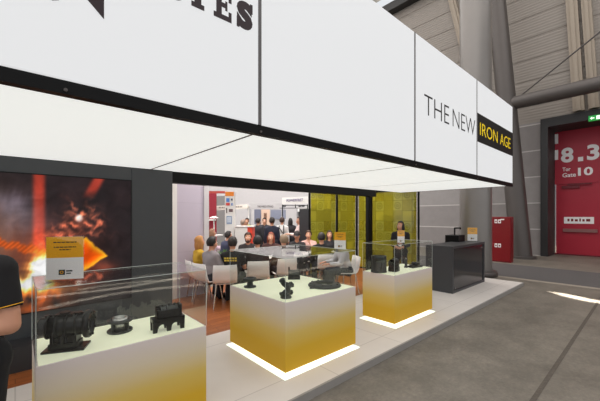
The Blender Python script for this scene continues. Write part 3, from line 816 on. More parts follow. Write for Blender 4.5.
# exhibits
RX = Matrix.Rotation(PI/2, 3, 'Y')
p = on_floor(69, 349, ZC)
t = thing('pump_housing', 'black cast iron pump housing with a round flange in the nearest case', 'casting', (p.x, p.y+.02, ZC), math.radians(-24))
mb = MB(); mb.lathe([(0.0, -.165), (.05, -.165), (.062, -.15), (.062, -.07), (.074, -.065), (.074, -.02), (.066, -.015), (.07, .08), (.062, .12), (.045, .12), (.045, .06), (0, .06)], (0, 0, .155), 32, rot=RX)
for k in range(4): mb.lathe([(.055, -.004), (.08, -.004), (.08, .004), (.055, .004)], (-.11+.055*k, 0, .155), 32, rot=RX)
mb.box((-.07, -.03, .2), (.03, .03, .235)); mb.cyl((-.02, 0, .21), (-.02, 0, .245), .03, n=20); mb.cyl((-.12, .02, .17), (-.12, .02, .225), .022, n=16); mb.cyl((.06, .0, .19), (.06, .0, .238), .024, n=16)
mb.build('barrel', M_['iron'], t)
mb = MB(); mb.lathe([(.056, .1), (.088, .1), (.092, .106), (.092, .128), (.086, .135), (.056, .135)], (0, 0, .155), 36, rot=RX)
for k in range(8):
    a_ = k*PI/4+.2; mb.cyl((.132, .078*math.cos(a_), .155+.078*math.sin(a_)), (.142, .078*math.cos(a_), .155+.078*math.sin(a_)), .008, n=8)
mb.build('flange', M_['iron'], t)
mb = MB(); mb.prism([(-.13, -.075), (.11, -.075), (.11, .075), (-.13, .075)], 0, .014)
mb.prism([(-.1, -.05), (.07, -.05), (.07, .05), (-.1, .05)], .014, .05); mb.box((-.085, -.032, .05), (.05, .032, .11))
for x_ in (-.08, -.02, .05): mb.box((x_-.01, -.05, .03), (x_+.01, .05, .13))
mb.cyl((-.02, 0, .02), (-.02, 0, .14), .045, .035, 20)
bevel(mb.build('foot', M_['iron'], t), .003)

p = on_floor(120, 331, ZC)
t = thing('flanged_spool', 'small steel spool with two round flanges in the nearest case', 'casting', (p.x, p.y, ZC))
mb = MB(); mb.lathe([(.05, 0), (.086, 0), (.088, .004), (.088, .012), (.084, .016), (.05, .016)], n=36); mb.build('lower_flange', M_['irongrey'], t)
mb = MB(); mb.lathe([(.05, .075), (.084, .075), (.088, .08), (.088, .088), (.084, .092), (.05, .092)], n=36); mb.build('upper_flange', M_['irongrey'], t)
mb = MB(); mb.lathe([(.036, .01), (.052, .01), (.052, .108), (.036, .108)], n=32); mb.build('hub', M_['steel'], t)
for k in range(4):
    mb = MB(); a_ = k*PI/2+.6; mb.box((.052, -.006, .014), (.078, .006, .078), 0, a_, (0, 0))
    mb.build('rib', M_['irongrey'], t)

p = on_floor(169, 330, ZC)
t = thing('bearing_bracket', 'dark cast bearing bracket with arched feet at the right end of the nearest case', 'casting', (p.x, p.y+.03, ZC), math.radians(-6))
mb = MB()
arch = [(-.115, 0), (-.085, 0), (-.08, .03)] + [(-.048+.03*math.cos(t_), .03+.028*math.sin(t_)) for t_ in np.linspace(PI, 0, 7)] + [(-.015, 0), (.015, 0)] + \
       [(.05+.032*math.cos(t_), .03+.028*math.sin(t_)) for t_ in np.linspace(PI, 0, 7)] + [(.085, 0), (.115, 0), (.118, .1), (-.118, .1)]
for y_ in (-.05, .035): mb.prism(arch, y_, y_+.018, 0, lambda x, y, h: (x, h, y))
mb.box((-.118, -.05, .075), (.118, .053, .1))
mb.build('arched_base', M_['iron'], t)
mb = MB(); mb.box((-.085, -.035, .1), (.1, -.015, .16)); mb.box((-.085, .02, .1), (.1, .04, .185)); mb.box((-.085, -.035, .1), (-.065, .04, .17)); mb.box((.08, -.035, .1), (.1, .04, .19))
bevel(mb.build('cradle', M_['iron'], t), .004)
for x_ in (-.035, .01, .05):
    mb = MB(); mb.cyl((x_-.02, 0, .15), (x_+.02, 0, .15), .034, n=24); mb.cyl((x_, 0, .16), (x_, 0, .2), .008, n=10); mb.build('bearing_shell', M_['irongrey'], t)

p = on_floor(250, 287, ZC)
t = thing('flange_cup', 'small grey cast cup with a wide rim at the back left of the middle case', 'casting', (p.x, p.y, ZC))
mb = MB(); mb.lathe([(0, 0), (.075, 0), (.075, .014), (.04, .02), (.034, .06), (.06, .085), (.078, .09), (.078, .115), (.05, .115), (.03, .07), (0, .07)], n=32); mb.build('cup', M_['irongrey'], t)
mb = MB(); mb.box((-.085, -.02, .07), (-.06, .02, .11)); mb.build('lug', M_['irongrey'], t)

p = on_floor(287.5, 299, ZC)
t = thing('exhaust_manifold', 'upright grey cast manifold with stub pipes at the front corner of the middle case', 'casting', (p.x+.02, p.y+.05, ZC))
mb = MB(); mb.tube([(.0, 0, .03), (.03, 0, .07), (.02, 0, .12), (-.03, 0, .16), (-.05, 0, .19)], .03, 14)
mb.tube([(.02, 0, .1), (.075, .01, .125)], .024, 12); mb.tube([(.03, 0, .07), (.07, .01, .05)], .02, 12); mb.tube([(0, 0, .08), (-.05, 0, .05)], .02, 12)
mb.build('runner', M_['irongrey'], t)
for c_, ax, r_ in (((-.055, 0, .2), (-.5, 0, .8), .034), ((.085, .01, .13), (.9, .1, .35), .036), ((.078, .01, .045), (.9, .1, -.3), .03), ((-.06, 0, .045), (-.8, 0, -.4), .032), ((-.02, -.035, .15), (0, -1, .1), .032)):
    mb = MB(); c_ = Vector(c_); ax = Vector(ax).normalized(); mb.cyl(c_-ax*.007, c_+ax*.007, r_, n=6, smooth=False); mb.cyl(c_-ax*.012, c_+ax*.012, r_*.6, n=14); mb.build('flange', M_['irongrey'], t)
mb = MB(); mb.lathe([(0, 0), (.06, 0), (.062, .01), (.055, .022), (.03, .03), (0, .03)], n=24); mb.build('foot', M_['irongrey'], t)

p = on_floor(294, 279, ZC)
t = thing('axle_bracket', 'dark block shaped axle bracket at the back of the middle case', 'casting', (p.x, p.y, ZC), math.radians(-40))
mb = MB(); mb.box((-.085, -.05, 0), (.085, .05, .05)); bevel(mb.build('block', M_['iron'], t), .005)
mb = MB(); mb.cyl((-.07, 0, .085), (.07, 0, .085), .045, n=24); mb.build('bush', M_['irongrey'], t)
for ux, uz in ((-.08, .17), (.06, .15)):
    mb = MB(); mb.box((ux, -.012, .05), (ux+.02, .012, uz)); mb.build('upright', M_['iron'], t)

p = on_floor(324.5, 286, ZC)
t = thing('gear_ring', 'large flat dark iron ring lying at the right of the middle case', 'casting', (p.x, p.y, ZC))
mb = MB(); mb.lathe([(.115, 0), (.2, 0), (.21, .012), (.2, .03), (.165, .042), (.13, .05), (.115, .04)], n=48); mb.build('ring', M_['irongrey'], t)
for k in range(10):
    mb = MB(); a_ = k*2*PI/10; mb.cyl((.175*math.cos(a_), .175*math.sin(a_), .03), (.175*math.cos(a_), .175*math.sin(a_), .046), .012, n=10)
    mb.build('bolt_boss', M_['iron'], t)
mb = MB(); mb.prism([(-.215, -.03), (-.26, 0), (-.215, .03), (-.19, .03), (-.19, -.03)], 0.002, .02); mb.build('tab', M_['irongrey'], t)

p = on_floor(378, 272, ZC)
t = thing('brake_drum', 'grey cast drum with a lipped rim at the left of the farthest case', 'casting', (p.x+.02, p.y+.0, ZC))
mb = MB(); mb.lathe([(.0, 0), (.125, 0), (.125, .02), (.112, .03), (.108, .21), (.118, .225), (.118, .255), (.1, .255), (.098, .05), (0, .05)], n=36); mb.build('drum', M_['irongrey'], t)
for k in range(6):
    mb = MB(); a_ = k*PI/3; mb.box((.105, -.008, .03), (.12, .008, .22), 0, a_, (0, 0))
    mb.build('rib', M_['irongrey'], t)
for lo, hi in (((-.145, -.02, .22), (-.11, .02, .27)), ((.11, -.02, .2), (.14, .02, .25))):
    mb = MB(); mb.box(lo, hi); mb.build('lug', M_['irongrey'], t)

p = on_floor(396.5, 272, ZC)
t = thing('gear_casing', 'black boxy gear casing standing at the front of the farthest case', 'casting', (p.x+.03, p.y+.07, ZC), math.radians(8))
mb = MB(); mb.box((-.075, -.07, 0), (.08, .06, .075)); mb.box((-.068, -.064, .075), (.074, .055, .11))
bevel(mb.build('lower_shell', M_['iron'], t), .006)
mb = MB(); mb.box((-.082, -.075, .11), (.088, .066, .122)); mb.cyl((-.08, -.005, .14), (.085, -.005, .14), .06, n=28); bevel(mb.build('upper_shell', M_['iron'], t), .004)
mb = MB(); mb.cyl((0, -.075, .055), (0, -.086, .055), .03, n=20); mb.build('bearing_cap', M_['irongrey'], t)
mb = MB(); mb.box((-.03, -.02, .195), (.03, .01, .212)); mb.build('filler_plate', M_['irongrey'], t)

p = on_floor(406, 267.5, ZC)
t = thing('valve_sleeve', 'slim upright grey sleeve beside the black casing in the farthest case', 'casting', (p.x, p.y, ZC))
mb = MB(); mb.lathe([(.016, 0), (.034, 0), (.034, .012), (.024, .018), (.022, .12), (.028, .126), (.028, .145), (.016, .145)], n=24); mb.build('sleeve', M_['irongrey'], t)
mb = MB(); mb.cyl((0, 0, .005), (0, 0, .165), .012, n=14); mb.build('stem', M_['steel'], t)

p = on_floor(416.5, 267.3, ZC)
t = thing('mounting_plate', 'flat black cast mounting plate at the right of the farthest case', 'casting', (p.x, p.y+.03, ZC), math.radians(-5))
mb = MB(); mb.prism([(-.15, -.06), (.13, -.07), (.15, .03), (.06, .08), (-.12, .07)], 0, .03); bevel(mb.build('plate', M_['iron'], t), .006)
mb = MB(); mb.lathe([(.03, .03), (.075, .03), (.07, .075), (.055, .085), (.03, .085)], (.02, 0, 0), 28); mb.build('boss', M_['iron'], t)
for rx0, rx1 in ((-.14, -.05), (.09, .13)):
    mb = MB(); mb.box((rx0, -.015, .03), (rx1, .015, .055)); mb.build('rib', M_['iron'], t)

# acrylic info stands: upper half amber, lower half white, small emblem (the square code is left out)
def info_stand(p, w, h, rz, lab, text=True):
    t = thing('info_stand', lab, 'sign', p, rz, 'amber and white info stands')
    mb = MB(); mb.box((-w/2-.01, -.045, 0), (w/2+.01, .045, .006)); mb.build('holder_base', M_['acrylic'], t)
    for hy in (-.006, .003):
        mb = MB(); mb.box((-w/2-.004, hy, .006), (w/2+.004, hy+.003, h)); mb.build('holder_sheet', M_['acrylic'], t)
    z0 = .022
    mb = MB(); mb.box((-w/2, -.002, z0), (w/2, .002, z0+(h-z0)*.5)); mb.box((-w/2, -.002, z0+(h-z0)*.5), (w/2, .002, h-.004), 1)
    cardo = mb.build('printed_card', [M_['print'], M_['orange']], t)
    mb = MB(); random.seed(5)
    for ln, (zz, wd) in enumerate(((.86, .62), (.755, .6), (.70, .3))):
        x = -w*wd/2
        while x < w*wd/2-.004:
            l = random.uniform(.04, .11)*w; l = min(l, w*wd/2-x)
            mb.box((x, -.0026, h*zz), (x+l, -.002, h*zz+h*.022)); x += l+w*.02
    mb.build('small_print', M_['lettergrey'], cardo)
    mb = MB(); mb.box((-w*.17, -.0026, h*.17), (-w*.0, -.002, h*.28)); mb.box((.03*w, -.0026, h*.235), (.2*w, -.002, h*.265)); mb.box((.03*w, -.0026, h*.185), (.16*w, -.002, h*.21))
    em = mb.build('emblem', M_['lettergrey'], cardo)
    mb = MB(); mb.lathe([(w*.03, -.0003), (w*.05, -.0003), (w*.05, .0003), (w*.03, .0003)], (-w*.09, -.0029, h*.225), 20, rot=Matrix.Rotation(PI/2, 3, 'X')); mb.build('emblem_ring', M_['orange'], em)
    return t
p = on_floor(65.5, 283, ZL); info_stand((p.x, p.y+.02, ZL), .205, .302, math.radians(-24), 'amber and white info stand on the nearest glass case')
p = on_floor(340, 250.5, ZL); info_stand((p.x, p.y, ZL), .148, .235, math.radians(-66), 'amber and white info stand on the middle glass case')
p = on_floor(401, 244.0, ZL); info_stand((p.x, p.y, ZL), .105, .215, math.radians(-60), 'amber and white info stand on the farthest glass case')

# ------------------------------------------------------------------ reception counter
cx0, cx1, cy0, cy1 = 6.9, 8.8, 2.86, 3.45
t = thing('reception_counter', 'anthracite reception counter with a glossy front at the right end of the platform', 'counter', (cx0, cy0, PZ))
cw, cd, chh = cx1-cx0, cy1-cy0, 1.0
mb = MB(); mb.box((0, 0, 0), (.06, cd, chh-.05)); mb.box((cw-.06, 0, 0), (cw, cd, chh-.05)); mb.box((.06, cd-.04, 0.0), (cw-.06, cd, chh-.05)); mb.box((.06, 0, 0), (cw-.06, .03, .05))
mb.build('carcass', M_['counter'], t)
mb = MB(); mb.box((0, 0, chh-.05), (cw, cd, chh)); mb.build('worktop', M_['counter'], t)
mb = MB(); mb.box((.062, .02, .05), (cw-.062, .04, chh-.052)); fp = mb.build('front_panel', M_['gloss'], t)
for lx, lz in ((.14, .1), (cw-.14, chh-.14)):
    mb = MB(); mb.cyl((lx, .0, lz), (lx, .02, lz), .012, n=12); mb.build('lock', M_['chrome'], fp)
p = on_floor(474.5, 241.8, PZ+chh); info_stand((p.x, p.y+.05, PZ+chh), .22, .36, math.radians(-62), 'largest amber and white info stand, on the dark reception counter')
p = at(455, 8.2)
t = thing('coffee_machine', 'black box with a raised bent handle behind the reception counter', 'machine', (p.x, p.y, PZ))
mb = MB(); mb.box((-.2, -.17, 0), (.2, .17, .96)); mb.build('cabinet', M_['blackmatt'], t)
mb = MB(); mb.box((-.2, -.17, .96), (.2, .17, 1.16)); bevel(mb.build('body', M_['black'], t), .01)
mb = MB(); mb.tube([(-.02, 0, 1.15), (-.02, 0, 1.34), (.18, -.06, 1.34), (.18, -.06, 1.3)], .018, 10); mb.build('handle', M_['black'], t)

# ------------------------------------------------------------------ chairs and tables
def make_chair():
    t = thing('shell_chair', 'white shell chair', 'chair')
    # seat and back as one bent shell (local: sitter faces -Y)
    prof = [(-.21, .445), (-.19, .452), (.0, .440), (.12, .442), (.17, .465), (.2, .53), (.225, .65), (.245, .78)]
    mb = MB(); n = len(prof); vs = []
    for side, th_ in ((0, 0.0), (1, .012)):
        for k, (y, z) in enumerate(prof):
            for i in range(9):
                u = i/8*2-1
                hw_ = .215-.02*(k == 0)-.012*(k == n-1)
                a_ = 0.0 if k < 4 else 1.0
                x = u*hw_
                yy = y - a_*.03*u*u + (th_ if k >= 4 else 0)
                zz = z + (1-a_)*.012*u*u - (th_ if k < 4 else 0)
                vs.append((x, yy, zz))
    W_ = 9
    fs = []
    for s_ in (0, 1):
        o_ = s_*n*W_
        for k in range(n-1):
            for i in range(8):
                q = (o_+k*W_+i, o_+k*W_+i+1, o_+(k+1)*W_+i+1, o_+(k+1)*W_+i)
                fs.append(q if s_ == 0 else q[::-1])
    o_ = n*W_
    for k in range(n-1):
        for i in (0, 8): fs.append((k*W_+i, (k+1)*W_+i, o_+(k+1)*W_+i, o_+k*W_+i))
    for k in (0, n-1):
        for i in range(8): fs.append((k*W_+i, k*W_+i+1, o_+k*W_+i+1, o_+k*W_+i))
    mb.add(vs, fs, 0, True); mb.build('seat_shell', M_['whitegloss'], t)
    for sx_ in (-1, 1):
        for sy_ in (-1, 1):
            mb = MB(); mb.tube([(sx_*.15, sy_*.13, .43), (sx_*.2, sy_*.19+.0, .0)], .011, 10); mb.build('leg', M_['chrome'], t)
    mb = MB(); mb.tube([(-.15, -.13, .425), (.15, -.13, .425), (.15, .13, .425), (-.15, .13, .425), (-.15, -.13, .425)], .01, 8); mb.build('seat_frame', M_['chrome'], t)
    return t
CH0 = make_chair(); CH_USED = [False]
def chair(x, y, rz, lab):
    o = CH0 if not CH_USED[0] else copy_tree(CH0)
    CH_USED[0] = True
    o.location = (x, y, PZ); o.rotation_euler = (0, 0, rz); o['label'] = lab; o['group'] = 'white shell chairs at the meeting tables'
def table(x0, y0, x1, y1, lab):
    t = thing('meeting_table', lab, 'table', ((x0+x1)/2, (y0+y1)/2, PZ), 0, 'meeting tables')
    a, b = (x1-x0)/2, (y1-y0)/2
    mb = MB(); mb.box((-a, -b, .72), (a, b, .745)); bevel(mb.build('tabletop', M_['white'], t), .006)
    for sx_ in (-1, 1):
        for sy_ in (-1, 1):
            mb = MB(); mb.cyl((sx_*(a-.06), sy_*(b-.06), 0), (sx_*(a-.06), sy_*(b-.06), .72), .02, n=12); mb.build('leg', M_['chrome'], t)
    for ay in (-b+.05, b-.07):
        mb = MB(); mb.box((-a+.06, ay, .68), (a-.06, ay+.02, .72)); mb.build('apron', M_['chrome'], t)

# ------------------------------------------------------------------ people
SKIN = mat('skin', S(206, 150, 122), 0.55, noise=0.05); SKIN2 = mat('skin_tan', S(182, 122, 94), 0.55, noise=0.05)
LIP = mat('lips', S(150, 78, 70), 0.5); EYEW = mat('eye_white', S(228, 224, 218), 0.3); EYEB = mat('iris_dark', S(40, 28, 22), 0.3)
DEP = bpy.context.evaluated_depsgraph_get
def person(lab, loc, phi, seat=False, s=1.0, lean=0.0, top=(60, 60, 60), bottom=(40, 40, 46), hair=(40, 28, 22), hair_kind='short', sleeve='long',
           headyaw=0.0, headpitch=0.0, armL=None, armR=None, voxel=0.02, skin=None, group=None, topname='shirt', beard=None, cap=None, extras=None, legspread=.1, stride=0.0):
    """figure facing the direction phi; arms: (elbow, wrist) offsets from the shoulder in the body's own frame (x to its left, -y forward)"""
    rz = phi+PI/2
    root = thing('person', lab, 'person', loc, rz, group)
    V3 = Vector
    hz = .50 if seat else .93
    hip = V3((0, 0, hz))
    tl = V3((0, -math.sin(lean), math.cos(lean)))
    sh = hip+tl*.47; neck = hip+tl*.53; head = hip+tl*.66+V3((0, -.02, .03))
    waist = hip+tl*.17; chest = hip+tl*.34
    segs = []          # a, b, ra, rb, label
    segs.append((hip+V3((-.07, 0, .0)), hip+V3((.07, 0, .0)), .115, .115, 'bottom'))
    segs.append((hip+tl*.06, waist, .12, .12, 'top' if not seat else 'top'))
    segs.append((neck, head+V3((0, .01, -.04)), .056, .052, 'skin'))
    for sg in (-1, 1):
        shd = sh+V3((sg*.165, 0, -.02))
        segs.append((chest+V3((sg*.05, 0, 0)), shd, .1, .068, 'top'))
        segs.append((neck+V3((0, .01, -.03)), shd, .06, .06, 'top'))
        arm = armL if sg > 0 else armR
        if arm is None:
            arm = ((sg*.05, -.14, -.25), (-sg*.02, -.36, -.25)) if seat else ((sg*.06, .02, -.29), (sg*.07, -.05, -.54))
        el = shd+V3(arm[0]); wr = shd+V3(arm[1])
        mid = shd.lerp(el, .62)
        segs.append((shd, mid, .064, .056, 'top'))
        segs.append((mid, el, .054 if sleeve == 'short' else .056, .046, 'skin' if sleeve == 'short' else 'top'))
        fm = el.lerp(wr, .9)
        segs.append((el, fm, .046, .034, 'skin' if sleeve == 'short' else 'top'))
        segs.append((fm, wr, .033, .03, 'skin'))
        if seat:
            kn = V3((sg*(legspread+.03), -.43, .5)); an = V3((sg*(legspread+.02), -.38, .09)); hp = hip+V3((sg*.09, -.02, -.005))
        else:
            st = stride*sg
            kn = V3((sg*legspread, -.02-st*.5, .5)); an = V3((sg*legspread, .02-st, .09)); hp = hip+V3((sg*.085, 0, -.06))
        segs.append((hp, kn, .088, .062, 'bottom')); segs.append((kn, an, .06, .042, 'bottom'))
        segs.append((an+V3((0, .02, -.045)), an+V3((0, -.15, -.052)), .042, .034, 'shoe'))
    mb = MB()
    for a, b, ra, rb, l in segs: mb.cap(a, b, ra, rb)
    mb.sph(hip+tl*.02, (.165, .115, .13)); mb.sph(waist, (.145, .105, .15)); mb.sph(chest, (.17, .115, .17))
    HR = Matrix.Rotation(headyaw, 3, 'Z') @ Matrix.Rotation(headpitch, 3, 'X')
    h = lambda x, y, z: head+HR @ V3((x, y, z))
    mb.sph(h(0, .008, .012), (.074, .094, .105), rot=HR); mb.sph(h(0, -.028, -.055), (.055, .062, .062), rot=HR); mb.sph(h(0, -.05, -.085), .03)
    mb.cap(h(0, -.085, .005), h(0, -.1, -.025), .012, .017)
    for sg in (-1, 1):
        mb.sph(h(sg*.076, .01, -.01), (.012, .022, .032), rot=HR); mb.sph(h(sg*.034, -.066, -.03), .028)
    # hands: palm here, fingers below
    tmp = mb.build('body', SKIN)
    md = tmp.modifiers.new('r', 'REMESH'); md.mode = 'VOXEL'; md.voxel_size = voxel
    ms = tmp.modifiers.new('s', 'SMOOTH'); ms.factor = .5; ms.iterations = 3 if voxel < .025 else 2
    bpy.context.view_layer.update()
    me = bpy.data.meshes.new_from_object(tmp.evaluated_get(DEP()))
    bpy.data.objects.remove(tmp)
    nv = len(me.vertices); co = np.empty(nv*3); me.vertices.foreach_get('co', co); co = co.reshape(-1, 3)
    no_ = np.empty(nv*3); me.vertices.foreach_get('normal', no_); no_ = no_.reshape(-1, 3)
    polys = [tuple(p.vertices) for p in me.polygons]
    cen = np.array([co[list(p)].mean(0) for p in polys])
    # label every face by its nearest limb
    best = np.full(len(cen), 1e9); lab_ = np.zeros(len(cen), int); names = ['skin', 'top', 'bottom', 'shoe']
    extra_seg = [(hip+tl*.03, hip+tl*.03, .13, .13, 'bottom'), (chest, chest, .165, .165, 'top'), (waist, waist, .14, .14, 'top'), (head, head, .11, .11, 'skin'), (h(0, -.05, -.085), h(0, -.05, -.085), .03, .03, 'skin')]
    for a, b, ra, rb, l in segs+extra_seg:
        a_, b_2 = np.array(a), np.array(b); ab = b_2-a_; L2 = max(ab @ ab, 1e-9)
        tt = np.clip(((cen-a_) @ ab)/L2, 0, 1)
        d_ = np.linalg.norm(cen-(a_+tt[:, None]*ab), axis=1)-(ra+(rb-ra)*tt)
        q = d_ < best; best[q] = d_[q]; lab_[q] = names.index(l)
    out = MB(); out.add(co, polys, 0, True)
    # face and hands
    for sg in (-1, 1):
        out.sph(h(sg*.032, -.083, .012), (.013, .008, .009), 10, 6, 1, HR); out.sph(h(sg*.032, -.089, .012), (.006, .004, .006), 8, 6, 2, HR)
        out.cap(h(sg*.02, -.091, .034), h(sg*.046, -.082, .034), .004, .003, 6, 2)
    out.sph(h(0, -.087, -.062), (.024, .008, .007), 12, 6, 3, HR)
    k = 0
    for a, b, ra, rb, l in segs:
        if l == 'skin' and abs(ra-.033) < 1e-6:
            sg = -1 if k == 0 else 1; k += 1
            d_ = (b-a).normalized(); side = d_.cross(V3((0, 0, 1)))
            side = side.normalized() if side.length > .2 else V3((1, 0, 0)); upv = side.cross(d_)
            pc = b+d_*.045
            R3 = Matrix((side, d_, upv)).transposed()
            out.sph(pc, (.04, .055, .018), 12, 8, 0, R3)
            for f_, ln in zip((-.03, -.01, .01, .03), (.066, .078, .072, .056)):
                p0 = pc+side*f_+d_*.035; p1 = p0+d_*ln*.55-upv*.008; p2 = p1+d_*ln*.35-upv*.024
                out.cap(p0, p1, .0095, .0085, 8); out.cap(p1, p2, .0085, .007, 8)
            q0 = pc-side*(sg*.03)-d_*.02; q1 = q0-side*(sg*.03)+d_*.03-upv*.012; q2 = q1+d_*.028-upv*.01
            out.cap(q0, q1, .012, .01, 8); out.cap(q1, q2, .01, .008, 8)
    sk = skin or SKIN
    bo = out.build('body', [sk, EYEW, EYEB, LIP], root, fix=False)
    # clothes: shells that follow the body
    def shell(nm, faces, off, m, sub=None):
        idx = sorted({i for f in faces for i in polys[f]})
        if len(idx) < 8: return None
        mp = {v: i for i, v in enumerate(idx)}
        g = MB(); g.add([co[i]+no_[i]*off for i in idx], [tuple(mp[i] for i in polys[f]) for f in faces], 0, True)
        ob = g.build(nm, m, root, fix=False)
        sd = ob.modifiers.new('cloth', 'SOLIDIFY'); sd.thickness = .006; sd.offset = -1
        return ob
    tm = cmat('cloth_%d_%d_%d' % top, top, 0.85, nscale=60, noise=0.1); bmx = cmat('cloth_%d_%d_%d' % bottom, bottom, 0.85, nscale=60, noise=0.1)
    shell(topname, np.nonzero(lab_ == 1)[0], .012, tm)
    shell('trousers', np.nonzero(lab_ == 2)[0], .009, bmx)
    fsh = np.nonzero(lab_ == 3)[0]
    for sg in (-1, 1): shell('shoe', [f for f in fsh if cen[f][0]*sg > 0], .006, M_['blackmatt'])
    # hair
    if hair_kind:
        hm = cmat('hair_%d_%d_%d' % hair, hair, 0.6, nscale=80, noise=0.35)
        hb = MB(); nu, nvv = 26, 18; vs, keep = [], []
        for j in range(nvv+1):
            for i in range(nu):
                a_ = 2*PI*i/nu; ph = PI*j/nvv
                u = (math.sin(ph)*math.cos(a_), math.sin(ph)*math.sin(a_), math.cos(ph))
                lim = -.62 if hair_kind != 'long' else -.95
                ok = (u[2] > .52) or (u[1] > .12-(.3 if hair_kind == 'long' else 0) and u[2] > lim) or (abs(u[0]) > .72 and u[2] > -.12 and u[1] > -.35)
                w = 1+.05*math.sin(a_*7+ph*5)*math.sin(ph)
                vs.append(h(u[0]*.086*w, .012+u[1]*.108*w, .018+u[2]*.12*w)); keep.append(ok)
        fs = []
        for j in range(nvv):
            for i in range(nu):
                q = (j*nu+i, (j+1)*nu+i, (j+1)*nu+(i+1) % nu, j*nu+(i+1) % nu)
                if sum(keep[k_] for k_ in q) >= 3: fs.append(q)
        hb.add(vs, fs, 0, True)
        if hair_kind == 'long':
            hb.sph(h(0, .06, -.07), (.088, .055, .13), 16, 10, 0, HR)
            for sg in (-1, 1): hb.sph(h(sg*.075, .012, -.07), (.026, .05, .13), 12, 8, 0, HR)
        if hair_kind == 'bun': hb.sph(h(0, .1, .05), .045, 14, 10)
        ho = hb.build('hair', hm, root, fix=False)
        if hair_kind != 'long': sd = ho.modifiers.new('thick', 'SOLIDIFY'); sd.thickness = .01; sd.offset = 1
    if beard:
        bb = MB(); bb.sph(h(0, -.045, -.088), (.054, .05, .045), 16, 10, 0, HR)
        for sg in (-1, 1): bb.sph(h(sg*.055, -.015, -.055), (.02, .035, .05), 10, 8, 0, HR)
        bb.build('beard', cmat('hair_%d_%d_%d' % beard, beard, 0.7, nscale=80, noise=.3), root)
    if cap:
        cb = MB(); cb.sph(h(0, .008, .062), (.09, .108, .07), 20, 10, 0, HR); cb.sph(h(0, -.11, .05), (.06, .06, .008), 16, 8, 0, HR)
        cb.build('cap', cmat('cap_%d_%d_%d' % cap, cap, .8), root)
    if extras: extras(root, h, chest, sh, hip)
    if s != 1.0: root.scale = (s, s, s)
    return root
DEG = math.radians

# staff member on the far left, only back, shoulder and arm in view
p = at(-31, 1.60)
def staff_x(root, h, chest, sh, hip):
    mb = MB()
    rt = sh+Vector((.165, 0, -.02))
    mb.lathe([(.064, -.002), (.068, -.002), (.068, .002), (.064, .002)], sh+Vector((.165+.042, 0, -.02-.178)), 24, rot=Matrix.Rotation(-.236, 3, 'Y'))
    mb.build('sleeve_piping', M_['orange'], root)
person('person in a black short sleeved shirt with amber cuff piping at the left picture edge', (p.x, p.y, PZ), DEG(222), s=1.0, top=(22, 20, 22), bottom=(20, 20, 24), hair=(50, 36, 28), sleeve='short',
       armL=((.065, .0, -.27), (-.1, -.2, -.27)), armR=((-.065, .0, -.27), (.1, -.22, -.25)), voxel=.012, extras=staff_x, topname='short_sleeved_shirt')

SC_ = .95
AWAY, TOWARD, RIGHT, LEFT = DEG(48), DEG(228), DEG(-42), DEG(138)
def seated(x, d, phi, lab, chairlab=None, cx=None, **k):
    p = at(x, d)
    person(lab, (p.x, p.y, PZ), phi, seat=True, s=SC_, group='visitors seated at the meeting tables', **k)
    # chair under the sitter
    q, ph = (p, phi) if cx is None else (at(cx[0], cx[1]), cx[2])
    chair(q.x, q.y, ph+PI/2, chairlab)
def back_print(root, h, chest, sh, hip):
    mb = MB(); random.seed(11)
    for row, zz in enumerate((.06, .015)):
        x = -.11
        while x < .1:
            w = random.uniform(.025, .05); mb.box((x, .132, chest.z+zz), (x+w, .137, chest.z+zz+.03)); x += w+.012
    mb.build('back_print', cmat('yellow_print', (206, 176, 60)), root)
seated(199, 6.38, DEG(-8), 'blonde person in a yellow jacket seated before the lilac wall', 'white shell chair under the person in the yellow jacket', top=(196, 156, 44), bottom=(50, 50, 60), hair=(182, 128, 70), hair_kind='long', topname='jacket', headyaw=.2)
seated(208.5, 6.0, DEG(10), 'dark haired person in a grey top seated sideways, turned to the right', 'white shell chair under the person in grey seated sideways', top=(138, 130, 132), bottom=(30, 30, 36), hair=(28, 22, 20), lean=.12)
seated(232.5, 6.0, DEG(48), cx=(225, 5.85, DEG(62)), lab='person seen from behind in a black shirt with yellow letters on the back', chairlab='white shell chair under the person in black with yellow back letters', top=(22, 20, 20), bottom=(34, 34, 40), hair=(36, 26, 22), sleeve='short', extras=back_print)
seated(248, 7.6, DEG(236), 'bearded person in dark clothes facing the camera across the table', 'white shell chair under the bearded person', top=(44, 36, 36), bottom=(30, 30, 36), hair=(64, 40, 28), beard=(70, 40, 26), skin=SKIN)
seated(257.5, 6.35, DEG(60), 'person with very dark hair seen from behind, next to the bearded person', 'white shell chair under the very dark haired person seen from behind', top=(30, 26, 28), bottom=(30, 30, 36), hair=(20, 16, 16))
seated(271, 7.8, DEG(220), 'red haired person in dark clothes facing the camera', 'white shell chair under the red haired person', top=(70, 40, 36), bottom=(30, 30, 36), hair=(130, 58, 34), hair_kind='long')
seated(284, 6.7, DEG(70), 'person with beige hair seen from behind, right of the red haired person', 'white shell chair under the beige haired person seen from behind', top=(84, 70, 58), bottom=(30, 30, 36), hair=(138, 116, 94))
seated(297, 8.3, DEG(225), 'person in a dark cap looking down at the table', 'white shell chair under the person in the dark cap', top=(46, 42, 44), bottom=(30, 30, 36), hair=(40, 30, 26), cap=(48, 44, 46), headpitch=.25, skin=SKIN2)
seated(308.5, 8.65, DEG(228), 'person in a pale pink shirt with a hand raised to the chin', 'white shell chair under the person in the pale pink shirt', top=(214, 170, 160), bottom=(30, 30, 36), hair=(70, 46, 34), armL=((.02, -.2, -.22), (-.13, -.2, .02)))
seated(321.5, 7.5, DEG(50), cx=(326, 7.45, DEG(50)), lab='dark haired person in black seen from behind, right of the pink shirt', chairlab='white shell chair under the person in black right of the pink shirt', top=(28, 26, 28), bottom=(30, 30, 36), hair=(34, 26, 24))
